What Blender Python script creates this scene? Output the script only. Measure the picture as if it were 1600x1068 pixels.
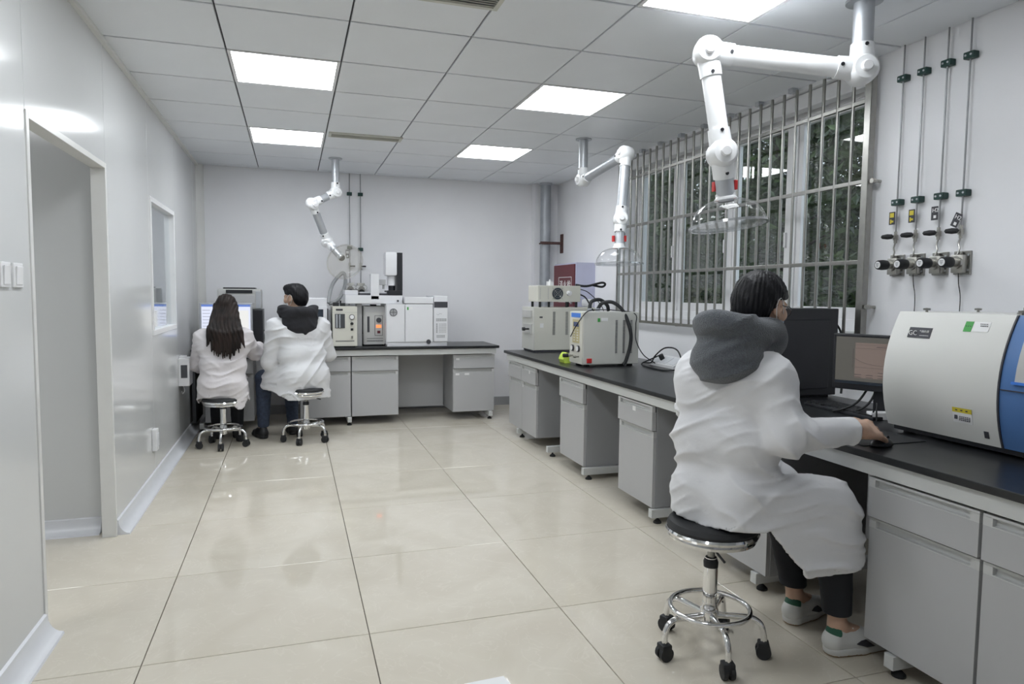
import bpy, bmesh, math, random
import numpy as np
from mathutils import Vector, Matrix

for o in list(bpy.data.objects): bpy.data.objects.remove(o)
sc = bpy.context.scene
C = sc.collection
PI = math.pi
rnd = random.Random(7)

# ------------------------------------------------------------------ camera
CAM_H = 1.335; FPX = 1066.4; YAW = 0.31144; PITCH = -0.07132; ROLL = 0.01026
_f = Vector((math.sin(YAW)*math.cos(PITCH), math.cos(YAW)*math.cos(PITCH), math.sin(PITCH)))
_r0 = Vector((math.cos(YAW), -math.sin(YAW), 0)); _u0 = _r0.cross(_f)
_r = _r0*math.cos(ROLL) + _u0*math.sin(ROLL); _u = _r.cross(_f)
cam_d = bpy.data.cameras.new('camera'); cam = bpy.data.objects.new('camera', cam_d); C.objects.link(cam)
cam_d.sensor_width = 36.0; cam_d.lens = FPX*36.0/1600.0; cam_d.clip_start = 0.05
M3 = Matrix((( _r.x, _u.x, -_f.x), (_r.y, _u.y, -_f.y), (_r.z, _u.z, -_f.z))).to_4x4()
cam.matrix_world = Matrix.Translation((0, 0, CAM_H)) @ M3
sc.camera = cam

# ------------------------------------------------------------------ world (overcast daylight outside), exposure
w = bpy.data.worlds.new('overcast_sky'); sc.world = w; w.use_nodes = True
bg = w.node_tree.nodes['Background']; bg.inputs[0].default_value = (0.80, 0.88, 1.0, 1); bg.inputs[1].default_value = 0.6
sc.view_settings.view_transform = 'Standard'; sc.view_settings.look = 'None'
sc.view_settings.gamma = 1.0; sc.view_settings.use_curve_mapping = False
sc.view_settings.exposure = 1.68
LAMP = 5.2            # radiance of the ceiling LED panels

# ------------------------------------------------------------------ pixel -> place helpers
EYE = Vector((0, 0, CAM_H))
def ray(px, py): return _f + _r*((px-800)/FPX) - _u*((py-534)/FPX)
def onz(px, py, z): d = ray(px, py); return EYE + d*((z-CAM_H)/d.z)
def onx(px, py, x): d = ray(px, py); return EYE + d*(x/d.x)
def ony(px, py, y): d = ray(px, py); return EYE + d*(y/d.y)
def atd(px, py, t): return EYE + ray(px, py)*t

# ------------------------------------------------------------------ materials
def _mat(name):
    m = bpy.data.materials.new(name); m.use_nodes = True
    return m, m.node_tree, m.node_tree.nodes['Principled BSDF']
def mat(name, col, rough=0.5, metal=0.0, var=0.04, scale=8.0, bump=0.0, bscale=60.0, spec=0.5, coat=0.0, sheen=0.0, stretch=None, sub=0.0):
    m, t, p = _mat(name); N = t.nodes; L = t.links
    tc = N.new('ShaderNodeTexCoord'); src = tc.outputs['Object']
    if stretch:
        mp = N.new('ShaderNodeMapping'); mp.inputs['Scale'].default_value = stretch
        L.new(src, mp.inputs['Vector']); src = mp.outputs['Vector']
    nz = N.new('ShaderNodeTexNoise'); nz.inputs['Scale'].default_value = scale; nz.inputs['Detail'].default_value = 4
    L.new(src, nz.inputs['Vector'])
    rp = N.new('ShaderNodeValToRGB')
    a = tuple(max(0, c*(1-var)) for c in col); b = tuple(min(1, c*(1+var)) for c in col)
    rp.color_ramp.elements[0].color = (*a, 1); rp.color_ramp.elements[1].color = (*b, 1)
    rp.color_ramp.elements[0].position = 0.3; rp.color_ramp.elements[1].position = 0.7
    L.new(nz.outputs['Fac'], rp.inputs['Fac']); L.new(rp.outputs['Color'], p.inputs['Base Color'])
    p.inputs['Roughness'].default_value = rough; p.inputs['Metallic'].default_value = metal
    p.inputs['Specular IOR Level'].default_value = spec
    p.inputs['Coat Weight'].default_value = coat
    p.inputs['Sheen Weight'].default_value = sheen
    if sub:
        p.inputs['Subsurface Weight'].default_value = sub; p.inputs['Subsurface Radius'].default_value = (0.012, 0.005, 0.003)
    if bump:
        n2 = N.new('ShaderNodeTexNoise'); n2.inputs['Scale'].default_value = bscale; n2.inputs['Detail'].default_value = 5
        L.new(src, n2.inputs['Vector'])
        bp = N.new('ShaderNodeBump'); bp.inputs['Strength'].default_value = bump; bp.inputs['Distance'].default_value = 0.01
        L.new(n2.outputs['Fac'], bp.inputs['Height']); L.new(bp.outputs['Normal'], p.inputs['Normal'])
    return m
def emat(name, col, strength):
    m, t, p = _mat(name)
    p.inputs['Base Color'].default_value = (*[c*0.5 for c in col], 1); p.inputs['Roughness'].default_value = 0.4
    p.inputs['Emission Color'].default_value = (*col, 1); p.inputs['Emission Strength'].default_value = strength
    return m
def glassmat(name, tint, base, rough=0.0):
    m = bpy.data.materials.new(name); m.use_nodes = True; t = m.node_tree; N = t.nodes; L = t.links
    N.remove(N['Principled BSDF']); out = N['Material Output']
    tr = N.new('ShaderNodeBsdfTransparent'); tr.inputs[0].default_value = (*tint, 1)
    gl = N.new('ShaderNodeBsdfGlossy'); gl.inputs['Roughness'].default_value = rough; gl.inputs['Color'].default_value = (1, 1, 1, 1)
    lw = N.new('ShaderNodeLayerWeight'); lw.inputs['Blend'].default_value = 0.5
    pw = N.new('ShaderNodeMath'); pw.operation = 'POWER'; pw.inputs[1].default_value = 4.0
    ml = N.new('ShaderNodeMath'); ml.operation = 'MULTIPLY_ADD'; ml.inputs[1].default_value = 1-base; ml.inputs[2].default_value = base
    mx = N.new('ShaderNodeMixShader')
    L.new(lw.outputs['Facing'], pw.inputs[0]); L.new(pw.outputs[0], ml.inputs[0]); L.new(ml.outputs[0], mx.inputs[0])
    L.new(tr.outputs[0], mx.inputs[1]); L.new(gl.outputs[0], mx.inputs[2]); L.new(mx.outputs[0], out.inputs['Surface'])
    return m

def tilemat():
    m, t, p = _mat('polished_floor_tile'); N = t.nodes; L = t.links
    tc = N.new('ShaderNodeTexCoord'); oi = N.new('ShaderNodeObjectInfo')
    ad = N.new('ShaderNodeVectorMath'); ad.operation = 'MULTIPLY_ADD'
    cb = N.new('ShaderNodeCombineXYZ')
    for i in range(3): L.new(oi.outputs['Random'], cb.inputs[i])
    L.new(cb.outputs[0], ad.inputs[0]); ad.inputs[1].default_value = (17, 31, 5); L.new(tc.outputs['Object'], ad.inputs[2])
    n1 = N.new('ShaderNodeTexNoise'); n1.inputs['Scale'].default_value = 2.2; n1.inputs['Detail'].default_value = 7; n1.inputs['Distortion'].default_value = 1.4
    L.new(ad.outputs[0], n1.inputs['Vector'])
    r1 = N.new('ShaderNodeValToRGB'); e = r1.color_ramp.elements
    e[0].position = 0.28; e[0].color = (0.60, 0.55, 0.46, 1); e[1].position = 0.72; e[1].color = (0.67, 0.625, 0.535, 1)
    L.new(n1.outputs['Fac'], r1.inputs['Fac'])
    n2 = N.new('ShaderNodeTexNoise'); n2.inputs['Scale'].default_value = 3.5; n2.inputs['Detail'].default_value = 8; n2.inputs['Distortion'].default_value = 3.0
    L.new(ad.outputs[0], n2.inputs['Vector'])
    r2 = N.new('ShaderNodeValToRGB'); e = r2.color_ramp.elements
    e[0].position = 0.485; e[0].color = (0, 0, 0, 1); e[1].position = 0.5; e[1].color = (1, 1, 1, 1)
    k = e.new(0.515); k.color = (0, 0, 0, 1)
    L.new(n2.outputs['Fac'], r2.inputs['Fac'])
    mm = N.new('ShaderNodeMath'); mm.operation = 'MULTIPLY'; mm.inputs[1].default_value = 0.16
    L.new(r2.outputs['Color'], mm.inputs[0])
    mx = N.new('ShaderNodeMix'); mx.data_type = 'RGBA'; L.new(mm.outputs[0], mx.inputs['Factor'])
    L.new(r1.outputs['Color'], mx.inputs['A']); mx.inputs['B'].default_value = (0.86, 0.82, 0.74, 1)
    L.new(mx.outputs['Result'], p.inputs['Base Color'])
    p.inputs['Roughness'].default_value = 0.035; p.inputs['Specular IOR Level'].default_value = 0.5
    return m
def leafmat():
    m, t, p = _mat('leaf_green'); N = t.nodes; L = t.links
    tc = N.new('ShaderNodeTexCoord'); n1 = N.new('ShaderNodeTexNoise'); n1.inputs['Scale'].default_value = 2.5; n1.inputs['Detail'].default_value = 6
    L.new(tc.outputs['Object'], n1.inputs['Vector'])
    r1 = N.new('ShaderNodeValToRGB'); e = r1.color_ramp.elements
    e[0].position = 0.35; e[0].color = (0.011, 0.025, 0.009, 1); e[1].position = 0.7; e[1].color = (0.085, 0.14, 0.035, 1)
    L.new(n1.outputs['Fac'], r1.inputs['Fac']); L.new(r1.outputs['Color'], p.inputs['Base Color'])
    p.inputs['Roughness'].default_value = 0.45
    return m
def screenmat(name, col, strength, kind):
    """a lit computer screen; the window borders are flat print in the emission"""
    m, t, p = _mat(name); N = t.nodes; L = t.links
    p.inputs['Base Color'].default_value = (0.02, 0.02, 0.02, 1); p.inputs['Roughness'].default_value = 0.35
    p.inputs['Emission Color'].default_value = (*col, 1); p.inputs['Emission Strength'].default_value = strength
    return m

MAT = {}
def setup_materials():
    g = MAT
    g['wall'] = mat('white_painted_plaster', (0.87, 0.87, 0.895), 0.65, var=0.015, scale=3, bump=0.03, bscale=90)
    g['panel_wall'] = mat('glossy_grey_steel_panel', (0.66, 0.67, 0.67), 0.13, var=0.01, scale=2, bump=0.012, bscale=3.0, spec=0.6)
    g['panel_trim'] = mat('aluminium_trim_paint', (0.74, 0.74, 0.72), 0.3, var=0.02)
    g['cove'] = mat('pvc_cove', (0.72, 0.73, 0.76), 0.3, var=0.02)
    g['ceil'] = mat('ceiling_panel_paint', (0.82, 0.845, 0.88), 0.42, var=0.012, scale=4)
    g['ceil_dark'] = mat('ceiling_void', (0.07, 0.07, 0.08), 0.8)
    g['grout'] = mat('dark_grout', (0.13, 0.11, 0.09), 0.8)
    g['tile'] = tilemat()
    g['led'] = emat('led_diffuser', (0.925, 0.965, 1.0), LAMP)
    g['led_added'] = emat('led_added_next_room', (0.945, 0.975, 1.0), 6.0)  # glow of the unseen panels added behind the partition
    g['white'] = mat('white_plastic', (0.80, 0.80, 0.81), 0.35, var=0.015)
    g['white_pipe'] = mat('white_powder_coat', (0.86, 0.87, 0.88), 0.3, var=0.01)
    g['alu'] = mat('satin_aluminium', (0.52, 0.54, 0.57), 0.42, 0.6, var=0.03, scale=20)
    g['steel'] = mat('brushed_stainless', (0.33, 0.325, 0.305), 0.3, 0.95, var=0.06, scale=30)
    g['chrome'] = mat('chrome', (0.80, 0.80, 0.80), 0.07, 1.0, var=0.01)
    g['galv'] = mat('galvanised_pipe', (0.40, 0.42, 0.45), 0.45, 0.5, var=0.1, scale=12)
    g['tubing'] = mat('dull_steel_tubing', (0.30, 0.30, 0.31), 0.4, 0.6, var=0.1, scale=20)
    g['black'] = mat('black_plastic', (0.012, 0.013, 0.017), 0.4, var=0.1)
    g['rubber'] = mat('black_rubber', (0.014, 0.015, 0.017), 0.6, var=0.1)
    g['worktop'] = mat('black_epoxy_worktop', (0.015, 0.016, 0.018), 0.3, var=0.25, scale=14, bump=0.02, bscale=300)
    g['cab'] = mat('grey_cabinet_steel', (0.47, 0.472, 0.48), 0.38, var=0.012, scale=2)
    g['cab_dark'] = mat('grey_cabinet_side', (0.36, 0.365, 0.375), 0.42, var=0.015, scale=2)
    g['handle'] = mat('handle_grey', (0.56, 0.565, 0.56), 0.3, var=0.02)
    g['frame'] = mat('bench_frame_paint', (0.62, 0.63, 0.62), 0.35, var=0.015)
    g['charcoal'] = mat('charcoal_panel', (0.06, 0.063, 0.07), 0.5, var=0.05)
    g['cream'] = mat('cream_enamel', (0.66, 0.65, 0.58), 0.4, var=0.015)
    g['cream2'] = mat('pale_instrument_enamel', (0.60, 0.60, 0.56), 0.4, var=0.015)
    g['greyinst'] = mat('grey_instrument_enamel', (0.50, 0.50, 0.49), 0.4, var=0.015)
    g['inst_white'] = mat('instrument_white', (0.74, 0.745, 0.77), 0.35, var=0.012)
    g['gc'] = mat('chromatograph_white', (0.70, 0.70, 0.67), 0.38, var=0.012, scale=3)
    g['blue'] = mat('chromatograph_blue', (0.085, 0.19, 0.43), 0.35, var=0.04)
    g['bluesticker'] = mat('blue_sticker', (0.06, 0.22, 0.72), 0.4)
    g['display'] = mat('dark_display', (0.03, 0.04, 0.055), 0.15, var=0.1)
    g['display_blue'] = mat('blue_lcd', (0.03, 0.05, 0.14), 0.2, var=0.1)
    g['keypad'] = mat('yellow_keypad', (0.50, 0.44, 0.24), 0.45)
    g['red'] = mat('red_plastic', (0.55, 0.03, 0.03), 0.4)
    g['darkred'] = mat('maroon_print', (0.115, 0.014, 0.024), 0.5, var=0.06)
    g['lavender'] = mat('pale_lavender_card', (0.52, 0.53, 0.68), 0.6, var=0.03)
    g['green'] = mat('green_label', (0.05, 0.33, 0.06), 0.5)
    g['darkgreen'] = mat('dark_green_clip', (0.008, 0.045, 0.038), 0.4)
    g['yellow'] = mat('yellow_label', (0.70, 0.58, 0.05), 0.5)
    g['lime'] = mat('lime_cloth', (0.55, 0.72, 0.10), 0.7, var=0.1)
    g['paper'] = mat('white_paper', (0.80, 0.80, 0.80), 0.7, var=0.01)
    g['ink'] = mat('dark_ink', (0.05, 0.05, 0.06), 0.6)
    g['white_ink'] = mat('white_ink', (0.85, 0.85, 0.85), 0.6)
    g['brass'] = mat('nickel_fitting', (0.42, 0.41, 0.38), 0.3, 0.9, var=0.08)
    g['rust'] = mat('rusty_bracket', (0.09, 0.045, 0.04), 0.7, var=0.3, scale=40)
    g['orange'] = emat('orange_led_digits', (1.0, 0.16, 0.05), 0.7)
    g['pane'] = glassmat('window_pane_glass', (0.90, 0.93, 0.92), 0.07)
    g['pane2'] = glassmat('partition_glass', (0.82, 0.86, 0.88), 0.12)
    g['acrylic'] = glassmat('clear_acrylic', (0.97, 0.975, 0.98), 0.03, 0.02)
    g['acrylic_rim'] = glassmat('clear_acrylic_rim', (0.86, 0.87, 0.88), 0.22, 0.08)
    g['dome_glass'] = glassmat('gauge_glass', (0.95, 0.95, 0.95), 0.06)
    g['coat'] = mat('white_cotton_coat', (0.68, 0.68, 0.695), 0.85, var=0.02, scale=6, bump=0.22, bscale=22, sheen=0.1)
    g['coat_warm'] = mat('white_cotton_coat_warm', (0.67, 0.635, 0.645), 0.85, var=0.02, scale=6, bump=0.22, bscale=22, sheen=0.1)
    g['fleece'] = mat('grey_fleece', (0.10, 0.11, 0.125), 0.95, var=0.25, scale=160, bump=0.8, bscale=260, sheen=0.3)
    g['blackhood'] = mat('black_hood_cloth', (0.016, 0.016, 0.02), 0.85, var=0.2, bump=0.2, bscale=80)
    g['skin'] = mat('skin', (0.56, 0.36, 0.26), 0.5, var=0.06, scale=25, sub=0.06)
    g['hair'] = mat('black_hair', (0.006, 0.006, 0.008), 0.5, var=0.5, scale=60, bump=0.25, bscale=120, spec=0.25, stretch=(1, 1, 0.25))
    g['hair_brown'] = mat('dark_brown_hair', (0.015, 0.009, 0.007), 0.5, var=0.7, scale=30, bump=0.25, bscale=110, spec=0.25, stretch=(1, 1, 0.15))
    g['trouser'] = mat('black_trouser_cloth', (0.012, 0.013, 0.017), 0.85, var=0.2, bump=0.2, bscale=50)
    g['jeans'] = mat('blue_jeans', (0.035, 0.048, 0.080), 0.85, var=0.25, scale=40, bump=0.2, bscale=90)
    g['mask'] = mat('blue_face_mask', (0.38, 0.52, 0.66), 0.8, var=0.03)
    g['shoe'] = mat('white_shoe_leather', (0.66, 0.66, 0.64), 0.5, var=0.05)
    g['gum'] = mat('gum_sole', (0.28, 0.17, 0.08), 0.6)
    g['shoegreen'] = mat('green_heel_tab', (0.02, 0.10, 0.06), 0.6)
    g['shoeblack'] = mat('black_shoe', (0.015, 0.015, 0.017), 0.5)
    g['leaf'] = leafmat()
    g['bark'] = mat('tree_bark', (0.05, 0.038, 0.028), 0.9, var=0.3, scale=20, bump=0.5, bscale=30)
    g['soil'] = mat('outdoor_ground', (0.06, 0.06, 0.05), 0.9, var=0.3, scale=3)
    g['grille_back'] = mat('vent_louvre', (0.60, 0.60, 0.54), 0.5)
    g['hose'] = mat('grey_hose', (0.36, 0.37, 0.38), 0.5, var=0.03)
    g['screen_blue'] = screenmat('screen_title_bar', (0.12, 0.22, 0.62), 0.3, 0)
    g['screen_white'] = screenmat('screen_window', (0.66, 0.70, 0.84), 0.36, 0)
    g['screen_pink'] = screenmat('screen_report_page', (0.50, 0.38, 0.33), 0.10, 0)
    g['screen_grey'] = screenmat('screen_desktop', (0.24, 0.23, 0.20), 0.10, 0)
    g['screen_page'] = screenmat('screen_document', (0.78, 0.78, 0.76), 0.34, 0)
    g['screen_ink'] = screenmat('screen_text', (0.10, 0.08, 0.08), 0.2, 0)
setup_materials()

# ------------------------------------------------------------------ mesh builder
class MB:
    def __init__(s): s.v = []; s.f = []
    def add(s, vs, fs):
        b = len(s.v); s.v += [tuple(x) for x in vs]; s.f += [tuple(i+b for i in f) for f in fs]; return s
    def box(s, x0, x1, y0, y1, z0, z1, bev=0.0, M=None):
        if bev <= 0:
            vs = [(x, y, z) for z in (z0, z1) for y in (y0, y1) for x in (x0, x1)]
            fs = [(0, 2, 3, 1), (4, 5, 7, 6), (0, 1, 5, 4), (2, 6, 7, 3), (0, 4, 6, 2), (1, 3, 7, 5)]
        else:
            bm = bmesh.new(); bmesh.ops.create_cube(bm, size=1)
            for v in bm.verts: v.co = Vector(((x0+x1)/2+v.co.x*(x1-x0), (y0+y1)/2+v.co.y*(y1-y0), (z0+z1)/2+v.co.z*(z1-z0)))
            bmesh.ops.bevel(bm, geom=list(bm.edges), offset=bev, segments=2, affect='EDGES', profile=0.6)
            bm.verts.index_update()
            vs = [tuple(v.co) for v in bm.verts]; fs = [tuple(v.index for v in f.verts) for f in bm.faces]; bm.free()
        if M is not None: vs = [tuple(M @ Vector(v)) for v in vs]
        return s.add(vs, fs)
    def cyl(s, p0, p1, r0, r1=None, n=16, caps=True):
        r1 = r0 if r1 is None else r1
        p0 = Vector(p0); p1 = Vector(p1); d = (p1-p0).normalized()
        a = d.orthogonal().normalized(); b = d.cross(a)
        vs = []
        for p, r in ((p0, r0), (p1, r1)):
            for i in range(n):
                t = 2*PI*i/n; vs.append(p + a*(r*math.cos(t)) + b*(r*math.sin(t)))
        fs = [(i, (i+1) % n, n+(i+1) % n, n+i) for i in range(n)]
        if caps: fs += [tuple(range(n-1, -1, -1)), tuple(range(n, 2*n))]
        return s.add(vs, fs)
    def tube(s, pts, r, n=8, closed=False):
        pts = [Vector(p) for p in pts]; m = len(pts); rs = r if isinstance(r, (list, tuple)) else [r]*m
        vs = []; prev = None
        for i, p in enumerate(pts):
            if closed: t = (pts[(i+1) % m]-pts[i-1]).normalized()
            else: t = (pts[min(i+1, m-1)]-pts[max(i-1, 0)]).normalized()
            if prev is None: a = t.orthogonal().normalized()
            else:
                a = prev - t*prev.dot(t)
                a = a.normalized() if a.length > 1e-6 else t.orthogonal().normalized()
            prev = a; b = t.cross(a)
            for k in range(n):
                q = 2*PI*k/n; vs.append(p + a*(rs[i]*math.cos(q)) + b*(rs[i]*math.sin(q)))
        fs = []
        for i in range(m if closed else m-1):
            j = (i+1) % m
            for k in range(n): fs.append((i*n+k, i*n+(k+1) % n, j*n+(k+1) % n, j*n+k))
        if not closed: fs += [tuple(range(n-1, -1, -1)), tuple(range((m-1)*n, m*n))]
        return s.add(vs, fs)
    def lathe(s, prof, c=(0, 0, 0), axis=(0, 0, 1), n=32):
        """prof: (radius, height) list revolved about axis through c"""
        c = Vector(c); d = Vector(axis).normalized(); a = d.orthogonal().normalized(); b = d.cross(a)
        vs = []
        for (r, h) in prof:
            for i in range(n):
                t = 2*PI*i/n; vs.append(c + d*h + a*(r*math.cos(t)) + b*(r*math.sin(t)))
        fs = []
        for j in range(len(prof)-1):
            for i in range(n): fs.append((j*n+i, j*n+(i+1) % n, (j+1)*n+(i+1) % n, (j+1)*n+i))
        if prof[0][0] > 1e-4: fs.append(tuple(range(n-1, -1, -1)))
        if prof[-1][0] > 1e-4: fs.append(tuple(range((len(prof)-1)*n, len(prof)*n)))
        return s.add(vs, fs)
    def prism(s, poly, p0, ex, ey, ez):
        """poly 2D in (ex,ey) at p0, extruded by vector ez"""
        p0 = Vector(p0); ex = Vector(ex); ey = Vector(ey); ez = Vector(ez); n = len(poly)
        vs = [p0+ex*x+ey*y for x, y in poly]; vs += [v+ez for v in vs]
        fs = [(i, (i+1) % n, n+(i+1) % n, n+i) for i in range(n)] + [tuple(range(n-1, -1, -1)), tuple(range(n, 2*n))]
        return s.add(vs, fs)
    def sphere(s, c, r, n=16, m=10, sc_=(1, 1, 1)):
        vs = []; c = Vector(c)
        for j in range(m+1):
            ph = PI*j/m
            for i in range(n):
                t = 2*PI*i/n
                vs.append(c+Vector((r*sc_[0]*math.sin(ph)*math.cos(t), r*sc_[1]*math.sin(ph)*math.sin(t), r*sc_[2]*math.cos(ph))))
        fs = []
        for j in range(m):
            for i in range(n): fs.append((j*n+i, (j+1)*n+i, (j+1)*n+(i+1) % n, j*n+(i+1) % n))
        return s.add(vs, fs)
    def mesh(s, name, m, smooth=False, off=None):
        me = bpy.data.meshes.new(name)
        vs = s.v if off is None else [(x-off[0], y-off[1], z-off[2]) for x, y, z in s.v]
        me.from_pydata(vs, [], s.f); me.validate(); me.update()
        bm = bmesh.new(); bm.from_mesh(me)
        bmesh.ops.remove_doubles(bm, verts=bm.verts, dist=1e-6)
        bmesh.ops.recalc_face_normals(bm, faces=bm.faces); bm.to_mesh(me); bm.free()
        me.materials.append(MAT[m] if isinstance(m, str) else m)
        if smooth:
            for p in me.polygons: p.use_smooth = True
            try: me.set_sharp_from_angle(angle=math.radians(38))
            except Exception: pass
        return me

def worldloc(o):
    v = Vector((0, 0, 0))
    while o is not None: v = v + o.location; o = o.parent
    return v
def empty(name, loc=(0, 0, 0), rz=0.0, label=None, cat=None, group=None, kind=None):
    o = bpy.data.objects.new(name, None); C.objects.link(o); o.location = loc; o.rotation_euler = (0, 0, rz)
    o.empty_display_size = 0.05
    return tag(o, label, cat, group, kind)
def tag(o, label=None, cat=None, group=None, kind=None):
    if label: o['label'] = label
    if cat: o['category'] = cat
    if group: o['group'] = group
    if kind: o['kind'] = kind
    return o
def part(name, mb, m, parent=None, smooth=False, world=False, loc=None):
    """world=True: builder vertices are world coordinates, taken relative to the (unrotated) parents"""
    off = worldloc(parent) if (world and parent is not None) else None
    if loc is not None:                       # own origin, vertices in world coordinates
        off = Vector(loc)
    me = mb.mesh(name, m, smooth, off)
    o = bpy.data.objects.new(name, me); C.objects.link(o)
    if parent is not None:
        o.parent = parent
        if loc is not None: o.location = Vector(loc)-worldloc(parent)
    elif loc is not None: o.location = loc
    return o
def share(name, me, parent, loc, rz=0.0):
    o = bpy.data.objects.new(name, me); C.objects.link(o); o.parent = parent; o.location = loc; o.rotation_euler = (0, 0, rz); return o
def copy_tree(o, parent=None):
    c = o.copy(); C.objects.link(c); c.parent = parent
    for ch in list(o.children): copy_tree(ch, c)
    return c
def spline(pts, n=8):
    """Catmull-Rom through pts"""
    P = [Vector(p) for p in pts]; P = [P[0]*2-P[1]] + P + [P[-1]*2-P[-2]]; out = []
    for i in range(1, len(P)-2):
        for k in range(n):
            t = k/n; a, b, c, d = P[i-1], P[i], P[i+1], P[i+2]
            out.append(0.5*((2*b)+(c-a)*t+(2*a-5*b+4*c-d)*t*t+(3*b-a-3*c+d)*t**3))
    out.append(P[-2]); return out
def text_mb(txt, size, origin, right, up, depth=0.0008):
    """lettering as a thin solid mesh, standing on the plane (right, up) at origin (its lower-left corner)"""
    cu = bpy.data.curves.new('lettering', 'FONT'); cu.body = txt; cu.size = size; cu.extrude = depth; cu.resolution_u = 2
    ob = bpy.data.objects.new('lettering_tmp', cu); C.objects.link(ob)
    dg = bpy.context.evaluated_depsgraph_get(); me = bpy.data.meshes.new_from_object(ob.evaluated_get(dg))
    R = Vector(right).normalized(); U = Vector(up).normalized(); Nn = R.cross(U); o = Vector(origin)
    mb = MB(); mb.add([o+R*v.co.x+U*v.co.y+Nn*v.co.z for v in me.vertices], [tuple(p.vertices) for p in me.polygons])
    bpy.data.objects.remove(ob); bpy.data.curves.remove(cu); bpy.data.meshes.remove(me)
    return mb

# ================================================================== THE ROOM
H = 2.62; XL = -0.925; XR = 3.02; YB = 7.77; YF = -2.2; XN = -2.75; TH = 0.06
CS = (H-CAM_H)/1.4473
GX = lambda i: -0.3634*CS + 0.6764*CS*i
GY = lambda j: 3.8732*CS + 0.6787*CS*j

# ---- floor: polished tiles over a dark bed
def build_floor():
    fl = part('floor', MB().box(XN-0.1, XR+0.3, YF-0.1, YB+0.1, -0.10, -0.010), 'grout'); tag(fl, kind='structure')
    cache = {}
    g = 0.0018
    for i in range(-4, 6):
        for j in range(-7, 8):
            x0 = -0.5287+0.8*i; x1 = x0+0.8; y0 = 2.627+0.8*j; y1 = y0+0.8
            x0 = max(x0, XN); x1 = min(x1, XR); y0 = max(y0, YF); y1 = min(y1, YB)
            if x1-x0 < 0.02 or y1-y0 < 0.02: continue
            k = (round(x1-x0, 3), round(y1-y0, 3))
            if k not in cache:
                a, b = k; b_ = MB(); e = 0.0012
                vs = [(g, g, -0.0099), (a-g, g, -0.0099), (a-g, b-g, -0.0099), (g, b-g, -0.0099),
                      (g, g, -e), (a-g, g, -e), (a-g, b-g, -e), (g, b-g, -e),
                      (g+e, g+e, 0), (a-g-e, g+e, 0), (a-g-e, b-g-e, 0), (g+e, b-g-e, 0)]
                fs = [(3, 2, 1, 0), (8, 9, 10, 11)]
                for q in (0, 4): fs += [(q+t, q+(t+1) % 4, q+4+(t+1) % 4, q+4+t) for t in range(4)]
                b_.add(vs, fs); cache[k] = b_.mesh('floor_tile', 'tile')
            share('floor_tile', cache[k], fl, (x0, y0, 0))
build_floor()

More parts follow.
